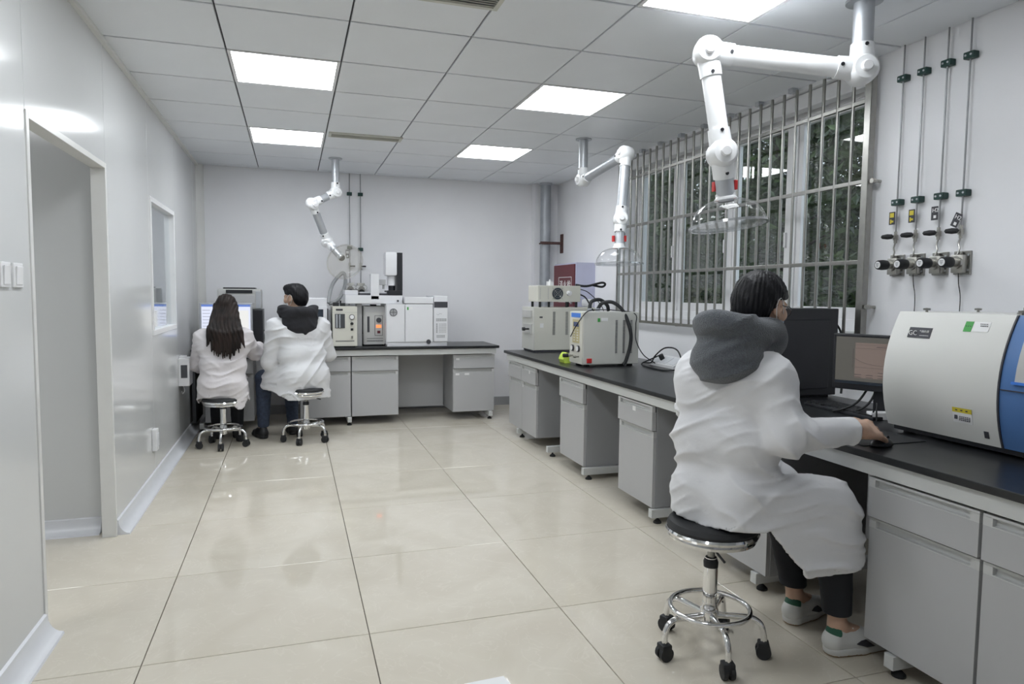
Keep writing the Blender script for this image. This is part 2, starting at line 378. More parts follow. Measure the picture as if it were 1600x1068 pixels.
# ---- ceiling: lay-in panels with dark shadow gaps, LED panels, air outlets
LIGHTS = [(i, j) for j in (4, 1, -2, -5) for i in (0, 3) if (i, j) != (3, -5)]
def build_ceiling():
    ce = part('ceiling', MB().box(XL-TH, XR+0.3, YF-0.1, YB+0.1, H+0.014, H+0.12), 'ceil_dark'); tag(ce, kind='structure')
    cache = {}; g = 0.005; gy_ = 0.0085
    for i in range(-1, 6):
        for j in range(-10, 8):
            if (i, j) in LIGHTS: continue
            x0 = max(GX(i), XL); x1 = min(GX(i+1), XR); y0 = max(GY(j), YF); y1 = min(GY(j+1), YB)
            if x1-x0 < 0.03 or y1-y0 < 0.03: continue
            k = (round(x1-x0, 3), round(y1-y0, 3))
            if k not in cache:
                a, b = k; e = 0.002; q_ = gy_
                vs = [(g, q_, 0.0139), (a-g, q_, 0.0139), (a-g, b-q_, 0.0139), (g, b-q_, 0.0139), (g, q_, e), (a-g, q_, e), (a-g, b-q_, e), (g, b-q_, e),
                      (g+e, q_+e, 0), (a-g-e, q_+e, 0), (a-g-e, b-q_-e, 0), (g+e, b-q_-e, 0)]
                fs = [(0, 1, 2, 3), (11, 10, 9, 8)]
                for q in (0, 4): fs += [(q+t, q+4+t, q+4+(t+1) % 4, q+(t+1) % 4) for t in range(4)]
                cache[k] = MB().add(vs, fs).mesh('ceiling_panel', 'ceil')
            share('ceiling_panel', cache[k], ce, (x0, y0, H))
    names = {(0, 4): 'square LED ceiling panel nearest the back wall on the partition side', (0, 1): 'square LED ceiling panel on the partition side, just past the doorway', (0, -2): 'square LED ceiling panel on the partition side, just before the doorway', (0, -5): 'square LED ceiling panel over the entrance end, partition side',
             (3, 4): 'square LED ceiling panel on the window side, nearest the galvanised corner pipe', (3, 1): 'square LED ceiling panel on the window side, between the two window-side fume arms',
             (3, -2): 'square LED ceiling panel beside the elbow of the white fume arm over the near bench'}
    for (i, j) in LIGHTS:
        x0, x1, y0, y1 = GX(i)+0.004, GX(i+1)-0.004, GY(j)+0.004, GY(j+1)-0.004
        t = empty('ceiling_light', ((x0+x1)/2, (y0+y1)/2, H), label=names.get((i, j), 'square LED ceiling panel over the entrance end, window side'), cat='ceiling light', group='LED ceiling panels')
        a = (x1-x0)/2; b = (y1-y0)/2; fr = MB(); wd = 0.018
        for (p, q, r_, s_) in ((-a, a, -b, -b+wd), (-a, a, b-wd, b), (-a, -a+wd, -b+wd, b-wd), (a-wd, a, -b+wd, b-wd)): fr.box(p, q, r_, s_, -0.002, 0.013)
        part('frame', fr, 'white', t); part('diffuser', MB().box(-a+wd, a-wd, -b+wd, b-wd, 0.003, 0.012), 'led', t)
    for n, (x0, x1, y0, y1, lab) in enumerate(((GX(1)+0.02, GX(2)+0.015, GY(4)-0.05, GY(4)+0.10, 'slim cream air outlet in the ceiling near the back wall'),
                                               (GX(1)+0.0, GX(2)+0.02, onz(765, 12, H).y-0.2, onz(765, 12, H).y, 'cream louvred air outlet in the ceiling above the middle of the room'))):
        t = empty('air_outlet', ((x0+x1)/2, (y0+y1)/2, H), label=lab, cat='air vent', group='ceiling air outlets')
        a = (x1-x0)/2; b = (y1-y0)/2; wd = 0.022; fr = MB()
        for (p, q, r_, s_) in ((-a, a, -b, -b+wd), (-a, a, b-wd, b), (-a, -a+wd, -b+wd, b-wd), (a-wd, a, -b+wd, b-wd)): fr.box(p, q, r_, s_, -0.012, 0.0)
        part('frame', fr, 'grille_back', t); part('backing', MB().box(-a+wd, a-wd, -b+wd, b-wd, -0.002, -0.0005), 'cab_dark', t)
        ns = int((2*b-2*wd)/0.022)
        for k in range(ns):
            y = -b+wd+(k+0.5)*(2*b-2*wd)/ns
            part('louvre', MB().box(-a+wd, a-wd, -0.008, 0.008, -0.0015, 0.0015, M=Matrix.Translation((0, y, -0.008)) @ Matrix.Rotation(0.5, 4, 'X')), 'grille_back', t)
build_ceiling()

# ---- back wall, front wall
tag(part('wall_back', MB().box(XN-0.1, XR+0.3, YB, YB+0.15, -0.05, H+0.12), 'wall'), kind='structure')
tag(part('wall_front', MB().box(XN-0.1, XR+0.3, YF-0.15, YF, -0.05, H+0.12), 'wall'), kind='structure')
tag(part('baseboard_back', MB().box(XL+0.05, XR-0.31, YB-0.014, YB, 0.0, 0.10, bev=0.003), 'cab_dark'), kind='structure')
tag(part('trim_1', MB().box(2.73, XR, 7.665, YB, 0, H), 'wall'), kind='structure')          # boxed-in corner column

# ---- right wall with the window opening
WY0, WY1, WZ0, WZ1 = 3.0, 5.95, 1.12, 2.60
def build_right():
    b = MB()
    b.box(XR, XR+0.26, YF, WY0, -0.05, H+0.1); b.box(XR, XR+0.26, WY1, YB, -0.05, H+0.1)
    b.box(XR, XR+0.26, WY0, WY1, -0.05, WZ0); b.box(XR, XR+0.26, WY0, WY1, WZ1, H+0.1)
    tag(part('wall_right', b, 'wall'), kind='structure')
    win = empty('window_1', (XR+0.17, (WY0+WY1)/2, WZ0), kind='structure')
    xa, xb = XR+0.14, XR+0.20
    def bar(name, y0, y1, z0, z1, x0=xa, x1=xb): return part(name, MB().box(x0, x1, y0, y1, z0, z1, bev=0.004), 'white', win, world=True)
    bar('frame_head', WY0, WY1, 2.49, WZ1); bar('frame_sill', WY0, WY1, WZ0, 1.20)
    part('window_sill', MB().box(XR+0.002, xa, WY0, WY1, WZ0-0.0, WZ0+0.02, bev=0.003), 'white', win, world=True)
    bar('frame_jamb', WY0, WY0+0.05, 1.20, 2.49); bar('frame_jamb', WY1-0.05, WY1, 1.20, 2.49)
    ys = sorted(onx(px, 400, XR+0.17).y for px in (1240, 1143, 1060))
    ys = [y for y in ys if WY0+0.2 < y < WY1-0.2]
    edges = [WY0+0.05]
    for y in ys: bar('mullion', y-0.035, y+0.035, 1.20, 2.49); edges += [y-0.035, y+0.035]
    edges.append(WY1-0.05)
    for k in range(0, len(edges), 2):
        y0, y1 = edges[k], edges[k+1]
        sx0, sx1 = xa+0.012, xb-0.012
        s = MB()
        s.box(sx0, sx1, y0, y0+0.04, 1.20, 2.49); s.box(sx0, sx1, y1-0.04, y1, 1.20, 2.49)
        s.box(sx0, sx1, y0+0.04, y1-0.04, 1.20, 1.27); s.box(sx0, sx1, y0+0.04, y1-0.04, 2.44, 2.49)
        sash = part('sash', s, 'white', win, world=True)
        part('pane', MB().box(XR+0.168, XR+0.172, y0+0.035, y1-0.035, 1.265, 2.445), 'pane', sash, world=True)
        hd = part('latch', MB().box(sx0-0.02, sx0, y0+0.012, y0+0.028, 1.66, 1.76, bev=0.003), 'white', sash, world=True)
build_right()

# ---- stainless security grille in front of the window
def build_grille():
    gx = XR-0.05; y0, y1 = 2.985, 5.93; zb, zt = 1.085, 2.60
    t = empty('window_grille', (gx, (y0+y1)/2, zb), label='stainless steel security grille of vertical bars over the window', cat='window grille')
    part('side_post', MB().box(gx-0.02, gx+0.02, y0-0.025, y0+0.02, zb-0.02, zt, bev=0.004), 'steel', t, world=True)
    part('side_post', MB().box(gx-0.015, gx+0.015, y1-0.012, y1+0.018, zb-0.02, zt, bev=0.004), 'steel', t, world=True)
    for z in (2.39, 1.96, 1.525, 1.095):
        part('rail', MB().box(gx-0.011, gx+0.011, y0+0.02, y1-0.012, z-0.011, z+0.011, bev=0.002), 'steel', t, world=True)
    n = 26; me = MB().cyl((0, 0, 0), (0, 0, zt-zb-0.01), 0.0095, n=10).mesh('bar', 'steel', True)
    for k in range(1, n):
        share('bar', me, t, (-0.004, y0+(y1-y0)*k/n-(y0+y1)/2, 0.005))
    for y, z in ((y0-0.045, 1.955), (y0-0.045, 1.28)):
        part('wall_bolt', MB().cyl((gx+0.01, y, z), (XR, y, z), 0.008, n=10).cyl((gx-0.012, y, z), (gx+0.012, y, z), 0.014, n=6).box(gx-0.004, gx+0.004, y, y0, z-0.008, z+0.008), 'brass', t, world=True)
    for k in range(4):
        y = y0+0.4+k*0.75
        part('wall_bolt', MB().cyl((gx, y, zb), (XR, y, zb), 0.006, n=8), 'brass', t, world=True)
    for k in range(9):
        y = y0+0.3+k*0.32
        part('top_anchor', MB().box(gx-0.012, gx+0.03, y-0.02, y+0.02, zt-0.01, H, bev=0.002), 'alu', t, world=True)
    # beaded blind chain hanging inside the reveal
    c = empty('blind_chain', (XR+0.06, 3.09, 2.5), label='white beaded roller blind chain hanging at the window edge', cat='blind chain')
    ch = MB()
    for s_, y in ((0, 3.075), (1, 3.105)):
        for k in range(75):
            z = 2.45-k*0.0165
            ch.sphere((XR+0.06, y+0.02*math.sin(k*0.03)*(1 if s_ else 0.4), z), 0.0048, n=6, m=4)
    o = part('bead_strand', ch, 'white', c, True, True); o['kind'] = 'stuff'
    part('cord_weight', MB().tube([(XR+0.06, 3.075+0.03*math.sin(PI*k/8)*0.5+0.03*k/8, 1.214-0.025*math.sin(PI*k/8)) for k in range(9)], 0.003, 6), 'white', c, True, True)
    part('clutch', MB().cyl((XR+0.04, 3.09, 2.47), (XR+0.08, 3.09, 2.47), 0.03, n=16), 'white', c, False, True)
    part('housing', MB().box(XR+0.03, XR+0.11, 3.06, WY1-0.02, 2.50, 2.595, bev=0.01), 'white', c, False, True)
build_grille()

# ---- left partition of glossy panels, with doorway and a small window
DY0, DY1, DZ = 2.975, 4.11, 1.99
PY0, PY1, PZ0, PZ1 = 5.26, 6.26, 1.015, 1.975      # partition window
def build_left():
    wl = empty('wall_left', (XL, 3.0, 0), kind='structure')
    def pan(y0, y1, z0, z1): return part('wall_panel', MB().box(XL-TH, XL, y0+0.0015, y1-0.0015, z0, z1, bev=0.0012), 'panel_wall', wl, world=True)
    for y0, y1 in ((YF, -1.63), (-1.63, -0.48), (-0.48, 0.67), (0.67, 1.82), (1.82, DY0), (DY1, 5.23), (6.30, 7.45), (7.45, YB)): pan(y0, y1, 0, H)
    pan(DY0, DY1, DZ, H); pan(5.23, 6.30, PZ1, H); pan(5.23, 6.30, 0, PZ0)
    pan(5.23, PY0, PZ0, PZ1); pan(PY1, 6.30, PZ0, PZ1)
    # door lining (no leaf: an open doorway)
    d = empty('door_1', (XL, (DY0+DY1)/2, 0), kind='structure')
    def tr(name, *a): return part(name, MB().box(*a, bev=0.002), 'panel_trim', d, world=True)
    tr('door_jamb', XL-TH-0.004, XL+0.005, DY0, DY0+0.028, 0, DZ); tr('door_jamb', XL-TH-0.004, XL+0.005, DY1-0.028, DY1, 0, DZ)
    tr('door_head', XL-TH-0.004, XL+0.005, DY0+0.028, DY1-0.028, DZ-0.028, DZ)
    # small window in the partition
    w2 = empty('window_2', (XL, (PY0+PY1)/2, PZ0), kind='structure')
    f = MB(); e = 0.035
    for (a, b, c, dd) in ((PY0, PY1, PZ0, PZ0+e), (PY0, PY1, PZ1-e, PZ1), (PY0, PY0+e, PZ0+e, PZ1-e), (PY1-e, PY1, PZ0+e, PZ1-e)): f.box(XL-TH-0.004, XL+0.008, a, b, c, dd, bev=0.002)
    part('window_frame', f, 'white', w2, world=True)
    part('pane', MB().box(XL-0.034, XL-0.028, PY0+e-0.005, PY1-e+0.005, PZ0+e-0.005, PZ1-e+0.005), 'pane2', w2, world=True)
    # ceiling edge trim and cove base
    tag(part('trim_2', MB().box(XL-0.004, XL+0.025, YF, YB, H-0.022, H+0.002, bev=0.002), 'panel_trim'), kind='structure')
    prof = [(0, 0)] + [(0.062-0.052*math.sin(t*PI/12)-0.0, 0.008+0.072*(1-math.cos(t*PI/12))) for t in range(0, 7)] + [(0.0, 0.085)]
    def cove(name, y0, y1, x=XL, sgn=1):
        tag(part(name, MB().prism([(0, 0), (0.066, 0)]+prof[1:], (x, y0, 0), (sgn, 0, 0), (0, 0, 1), (0, y1-y0, 0)), 'cove', smooth=True), kind='structure')
    cove('baseboard_left', YF, DY0-0.0); cove('baseboard_left', DY1, YB-0.005)
    # rounded corner post where the partition meets the back wall
    tag(part('trim_3', MB().prism([(0, 0), (0.07, 0), (0.065, -0.02), (0.045, -0.045), (0.02, -0.065), (0, -0.07)], (XL, YB, 0.0), (1, 0, 0), (0, 1, 0), (0, 0, H)), 'panel_trim', smooth=True), kind='structure')
    # rooms behind the partition
    tag(part('wall_inner', MB().box(XN, XL-TH-0.001, 4.20, 4.26, 0, H), 'panel_wall'), kind='structure')
    pr = [(0, 0), (0.066, 0)]+prof[1:]
    tag(part('baseboard_inner', MB().prism(pr, (XN, 4.20, 0), (0, -1, 0), (0, 0, 1), (XL-TH-0.03-XN, 0, 0)), 'cove', smooth=True), kind='structure')
    tag(part('wall_outer', MB().box(XN-0.1, XN, YF, YB, 0, H), 'panel_wall'), kind='structure')
    tag(part('ceiling_inner', MB().box(XN-0.1, XL-TH, YF, YB, H, H+0.1), 'ceil'), kind='structure')
    for (x, y, lab) in ((-1.9, 2.2, 'added unseen LED panel lighting the passage beyond the doorway'), (-1.95, 5.7, 'added unseen LED panel lighting the room behind the partition window')):  # unseen lamps added to brighten the two rooms
        t = empty('ceiling_light', (x, y, H), label=lab, cat='ceiling light')
        part('frame', MB().box(-0.3, 0.3, -0.3, 0.3, -0.012, 0), 'white', t); part('diffuser', MB().box(-0.28, 0.28, -0.28, 0.28, -0.016, -0.0125), 'led_added', t)
build_left()

# wall fittings on the partition
def build_left_fittings():
    for k, (y, lab) in enumerate(((2.72, 'white rocker light switch farther from the doorway trim'), (2.83, 'white rocker light switch right beside the doorway trim'))):
        t = empty('light_switch', (XL, y, 1.38), label=lab, cat='light switch', group='switches by the doorway')
        part('plate', MB().box(0, 0.009, -0.043, 0.043, -0.043, 0.043, bev=0.003), 'white', t)
        part('rocker', MB().box(0.009, 0.014, -0.028, 0.028, -0.032, 0.032, bev=0.002, M=Matrix.Rotation(0.05, 4, 'Y')), 'white', t)
    p0 = onx(286, 583, XL)
    t = empty('wall_box', (XL, 6.42, 0.52), label='white metal wall box on the partition beside the seated woman', cat='wall box')
    part('housing', MB().box(0, 0.085, -0.10, 0.10, 0, 0.235, bev=0.006), 'white', t)
    part('side_vent', MB().box(0.02, 0.07, -0.103, -0.10, 0.07, 0.18, bev=0.001), 'charcoal', t)
    part('hinge', MB().box(0.0, 0.05, -0.05, 0.05, 0.235, 0.25, bev=0.003), 'white', t)
    part('cable', MB().tube(spline([(0.02, 0.0, 0.0), (0.03, 0.01, -0.05), (0.012, 0.02, -0.08), (0.004, 0.03, -0.06)], 5), 0.004, 6), 'white', t, True)
    t = empty('socket_box', (XL, 5.17, 0.23), label='small white surface socket low on the partition', cat='socket')
    part('housing', MB().box(0, 0.03, -0.04, 0.04, 0, 0.15, bev=0.005), 'white', t); part('face', MB().box(0.03, 0.034, -0.028, 0.028, 0.03, 0.12, bev=0.001), 'cove', t)
build_left_fittings()

# ---- corner pipe with bracket
def build_pipe():
    t = empty('corner_pipe', (2.835, 7.575, 0), label='vertical grey galvanised pipe in the back corner', cat='pipe')
    part('pipe', MB().cyl((0, 0, 0), (0, 0, H), 0.06, n=28), 'galv', t, True)
    part('collar', MB().lathe([(0.061, H-0.03), (0.075, H-0.02), (0.075, H)], n=28), 'alu', t, True)
    b = empty('pipe_bracket', (2.835, 7.5, 1.88), label='dark rusty pipe bracket fixed to the window-side wall', cat='bracket')
    c = onx(882, 380, XR)
    part('arm', MB().box(2.75, XR-0.012, 7.485, 7.512, c.z-0.012, c.z+0.018), 'rust', b, world=True)
    part('wall_plate', MB().box(XR-0.012, XR, 7.46, 7.54, c.z-0.11, c.z+0.11, bev=0.002), 'rust', b, world=True)
    part('clamp', MB().tube([(2.835+0.066*math.cos(a), 7.575+0.066*math.sin(a), c.z) for a in [PI*k/12 for k in range(24)]], 0.008, 6, closed=True), 'rust', b, True, True)
build_pipe()

# ---- outside: ground and evergreen trees
def build_outside():
    tag(part('ground_outside', MB().box(XR+0.3, 16, -8, 22, -0.35, -0.30), 'soil'), kind='structure')
    R = np.random.RandomState(3)
    def tree(name, lab, x, y, h, rad, nl, seed, ls=0.11, zlo=0.3):
        t = empty(name, (x, y, -0.3), label=lab, cat='tree', group='trees outside the window')
        RS = np.random.RandomState(seed)
        tr = MB(); tr.tube(spline([(0, 0, 0), (0.06, 0.03, h*0.35), (-0.04, 0.08, h*0.7), (0.03, 0, h)], 4), [0.09-0.075*k/12 for k in range(13)], 8)
        br = []
        for k in range(14):
            z = h*(0.2+0.75*k/14); a = RS.rand()*6.28; l = rad*(0.6+0.4*RS.rand())
            p = [(0, 0, z), (l*0.5*math.cos(a), l*0.5*math.sin(a), z+0.12), (l*math.cos(a), l*math.sin(a), z+0.15+0.2*RS.rand())]
            tr.tube(p, [0.025, 0.016, 0.006], 6); br.append((p[1], p[2]))
        part('trunk', tr, 'bark', t, True)
        # clusters of leaves around branch ends
        nc = max(30, nl//55); cc = RS.rand(nc, 3)
        ang = cc[:, 0]*6.283; rr = rad*np.sqrt(cc[:, 1]); zz = zlo+(h-zlo)*cc[:, 2]
        rr *= np.clip(1.15-0.5*np.abs(zz/h-0.45), 0.4, 1)
        cen = np.stack([rr*np.cos(ang), rr*np.sin(ang), zz], 1)
        idx = RS.randint(0, nc, nl); c = cen[idx]+RS.randn(nl, 3)*np.array([0.16, 0.16, 0.13])
        d = RS.randn(nl, 3); d /= np.linalg.norm(d, axis=1)[:, None]; d[:, 2] = d[:, 2]*0.6-0.25
        d /= np.linalg.norm(d, axis=1)[:, None]
        s = np.cross(d, RS.randn(nl, 3)); s /= np.linalg.norm(s, axis=1)[:, None]
        L = ls*(0.6+0.8*RS.rand(nl))[:, None]; W = L*0.2
        up = np.cross(d, s)*L*0.08
        v = np.stack([c, c+d*L*0.5+s*W+up, c+d*L, c+d*L*0.5-s*W+up], 1).reshape(-1, 3)
        me = bpy.data.meshes.new('foliage'); me.from_pydata(v.tolist(), [], [(4*k, 4*k+1, 4*k+2, 4*k+3) for k in range(nl)])
        me.materials.append(MAT['leaf']); o = bpy.data.objects.new('foliage', me); C.objects.link(o); o.parent = t; o['kind'] = 'stuff'
    front = ('evergreen tree outside the window pane behind the black computer tower', 'evergreen tree outside the middle of the window', 'evergreen tree outside the window, behind the middle fume arm', 'evergreen tree outside beyond the far end of the window')
    for k, lab in enumerate(front): tree('broadleaf_tree', lab, 5.0+0.15*(k % 2), 4.35+1.95*k, 4.4, 0.66, 9000, k+1, 0.12)
    rear = ('tall evergreen tree in the back row outside, behind the black computer tower', 'tall evergreen tree in the back row outside, behind the middle of the window', 'tall evergreen tree in the back row outside, behind the middle fume arm', 'tall evergreen tree in the back row outside, beyond the far end of the window')
    for k, lab in enumerate(rear): tree('broadleaf_tree', lab, 7.9, 6.0+2.55*k, 6.2, 0.9, 11000, k+11, 0.15)
    # clipped hedge along the boundary
    hd = empty('hedge', (10.3, 10.0, -0.3), label='tall dark clipped hedge at the boundary beyond the trees', cat='hedge')
    part('hedge_body', MB().box(-0.35, 0.5, -7, 9, 0, 2.9, bev=0.1), 'leaf', hd)
    nl = 9000; c = np.stack([-0.38-0.1*R.rand(nl), -7+16*R.rand(nl), 3.1*R.rand(nl)], 1)
    d = R.randn(nl, 3); d[:, 0] = -abs(d[:, 0]); d /= np.linalg.norm(d, axis=1)[:, None]
    s = np.cross(d, R.randn(nl, 3)); s /= np.linalg.norm(s, axis=1)[:, None]
    v = np.stack([c, c+d*0.07+s*0.035, c+d*0.14, c+d*0.07-s*0.035], 1).reshape(-1, 3)
    me = bpy.data.meshes.new('hedge_leaves'); me.from_pydata(v.tolist(), [], [(4*k, 4*k+1, 4*k+2, 4*k+3) for k in range(nl)])
    me.materials.append(MAT['leaf']); o = bpy.data.objects.new('hedge_leaves', me); C.objects.link(o); o.parent = hd; o['kind'] = 'stuff'
build_outside()

# ================================================================== BENCHES
T = 0.785                       # worktop height
BX0, BX1 = 1.945, 2.87          # window-side bench (runs along y)
BY0, BY1 = 6.86, 7.50           # back bench (runs along x)
RZ = Matrix.Rotation

def front_handle(mb, w, z1, d=0.0):
    """grip channel along the top of a drawer or door front: lip, end blocks and recessed back (local: x width, -y front)"""
    mb.box(-w/2, w/2, -0.020+d, 0.0+d, z1-0.008, z1, bev=0.0015)
    mb.box(-w/2, -w/2+0.03, -0.020+d, 0.0+d, z1-0.032, z1-0.008); mb.box(w/2-0.03, w/2, -0.020+d, 0.0+d, z1-0.032, z1-0.008)
    mb.box(-w/2+0.03, w/2-0.03, -0.004+d, 0.0+d, z1-0.032, z1-0.008)
    mb.box(-w/2, w/2, -0.020+d, 0.0+d, z1-0.036, z1-0.032)
    return mb

def cabinet(loc, rz, w, depth, label, group, bays=1, stickers=()):
    """local frame: x across the front (centred), +y into the cabinet, front face at y=0"""
    z0, z1 = 0.088, 0.690; zs = 0.540
    t = empty('base_cabinet', loc, rz, label, 'cabinet', group)
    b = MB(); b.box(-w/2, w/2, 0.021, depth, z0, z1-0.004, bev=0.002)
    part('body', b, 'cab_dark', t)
    bw = w/bays
    for k in range(bays):
        xc = -w/2+bw*(k+0.5); fw = bw-0.006
        M = Matrix.Translation((xc, 0, 0))
        def shifted(mb): mb.v = [(x+xc, y, z) for x, y, z in mb.v]; return mb
        dr = part('drawer', shifted(MB().box(-fw/2, fw/2, -0.012, 0.016, zs+0.006, z1-0.036, bev=0.0015)), 'cab', t)
        part('handle', shifted(front_handle(MB(), fw, z1, 0.008)), 'handle', dr)
        do = part('door', shifted(MB().box(-fw/2, fw/2, 0.0, 0.020, z0+0.002, zs-0.036, bev=0.0015)), 'cab', t)
        part('handle', shifted(front_handle(MB(), fw, zs, 0.020)), 'handle', do)
        for (sx, sz, sw, sh, on) in stickers:
            if on == k: part('sticker', shifted(MB().box(sx*fw-sw/2, sx*fw+sw/2, -0.0135 if sz > zs else -0.0012, -0.012 if sz > zs else 0.0, sz-sh/2, sz+sh/2)), 'paper', t)
    return t

def bench_frame(name, label, group, along, a0, a1, front, back, legs, toward):
    """painted steel under-frame: long front rail and C-shaped legs with levelling feet. along='x' or 'y'"""
    t = empty(name, ((a0+a1)/2 if along == 'x' else front, front if along == 'x' else (a0+a1)/2, 0), label=label, cat='bench frame', group=group)
    def bx(p0, p1, q0, q1, z0, z1, bev=0.0):
        return MB().box(p0, p1, q0, q1, z0, z1, bev) if along == 'x' else MB().box(q0, q1, p0, p1, z0, z1, bev)
    part('front_rail', bx(a0, a1, front+0.02, front+0.05, T-0.085, T-0.028, 0.002), 'frame', t, world=True)
    part('back_rail', bx(a0, a1, back-0.05, back-0.02, T-0.085, T-0.028, 0.002), 'frame', t, world=True)
    for l in legs:
        part('leg_beam', bx(l-0.02, l+0.02, front+0.03, back-0.02, 0.035, 0.085, 0.002), 'frame', t, world=True)
        part('leg_post', bx(l-0.02, l+0.02, back-0.09, back-0.05, 0.085, T-0.085, 0.002), 'frame', t, world=True)
        for q in (front+0.08, back-0.08):
            c = (l, q) if along == 'x' else (q, l)
            part('levelling_foot', MB().lathe([(0.024, 0.0), (0.024, 0.008), (0.012, 0.02), (0.007, 0.022), (0.007, 0.036)], (c[0], c[1], 0.0), n=14), 'rubber', t, True, True)
    return t

def build_benches():
    # worktops
    tag(part('worktop', MB().box(BX0, BX1, -0.6, 6.30, T-0.026, T, bev=0.004), 'worktop', loc=((BX0+BX1)/2, 3.0, T-0.026)), 'long black worktop of the bench under the barred window', 'worktop', 'bench worktops')
    tag(part('worktop', MB().box(-0.90, 2.07, BY0, BY1, T-0.026, T, bev=0.004), 'worktop', loc=(0.58, (BY0+BY1)/2, T-0.026)), 'black worktop of the bench along the back wall', 'worktop', 'bench worktops')
    f1 = bench_frame('bench_frame', 'pale steel underframe of the bench under the window', 'bench frames', 'y', -0.58, 6.27, BX0, BX1, (5.95, 5.17, 4.45, 3.47, 2.53, 1.79, 0.8, -0.2), 1)
    f2 = bench_frame('bench_frame', 'pale steel underframe of the bench along the back wall', 'bench frames', 'x', -0.88, 2.04, BY0, BY1, (-0.82, 0.53, 1.99), 1)
    # window-side cabinets: front faces -x
    R = -PI/2
    cx = BX0+0.042
    G = 'grey base cabinets under the window bench'
    def wc(y0, y1, lab, bays=1, st=()): return cabinet((cx, (y0+y1)/2, 0), R, y1-y0, 0.55, lab, G, bays, st)
    wc(5.47, 6.24, 'grey two-door base cabinet at the back end of the window bench', 2, ((0.1, 0.645, 0.028, 0.028, 1), (-0.45, 0.50, 0.02, 0.025, 1)))
    wc(4.46, 4.92, 'narrow grey base cabinet without any sticker, second from the back end of the window bench')
    wc(3.47, 3.91, 'narrow grey base cabinet with one white sticker on its drawer', 1, ((0.0, 0.645, 0.04, 0.028, 0),))
    wc(2.46, 2.92, 'narrow grey base cabinet behind the stool of the man with the grey hood')
    wc(1.49, 1.915, 'grey base cabinet under the large white and blue analyser, beside the white sneaker')
    wc(0.62, 1.485, 'wide grey base cabinet at the entrance end of the window bench', 2)
    tag(part('modesty_panel', MB().box(BX1-0.3, BX1-0.282, 1.92, 2.455, 0.12, 0.70), 'charcoal', loc=(BX1-0.29, 2.19, 0.12)), 'panel at the back of the knee space under the bench, its shade coloured charcoal', 'panel')  # the shadow deep in the knee space is put into the charcoal colour
    # back bench cabinets: front faces -y
    cy = BY0+0.06; G = 'grey base cabinets under the back bench'
    def bc(x0, x1, lab, st=()): return cabinet(((x0+x1)/2, cy, 0), 0.0, x1-x0, 0.5, lab, G, 1, st)
    bc(-0.795, -0.36, 'grey base cabinet of the back bench next to the glossy partition')
    bc(0.06, 0.547, 'grey base cabinet behind the man in the black hood')
    bc(0.553, 1.02, 'grey base cabinet under the two gas generators and autosampler')
    bc(1.585, 2.035, 'grey base cabinet with white stickers at the free end of the back bench', ((-0.40, 0.645, 0.035, 0.02, 0), (-0.40, 0.485, 0.04, 0.02, 0), (-0.17, 0.485, 0.05, 0.02, 0)))
    tag(part('modesty_panel', MB().box(1.03, 1.575, 7.36, 7.378, 0.09, 0.70), 'cab', loc=(1.3, 7.37, 0.09)), 'grey panel closing the back of the open knee space', 'panel')
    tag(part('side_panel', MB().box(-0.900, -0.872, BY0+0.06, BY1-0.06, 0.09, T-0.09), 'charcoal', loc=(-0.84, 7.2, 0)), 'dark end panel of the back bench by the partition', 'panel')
build_benches()

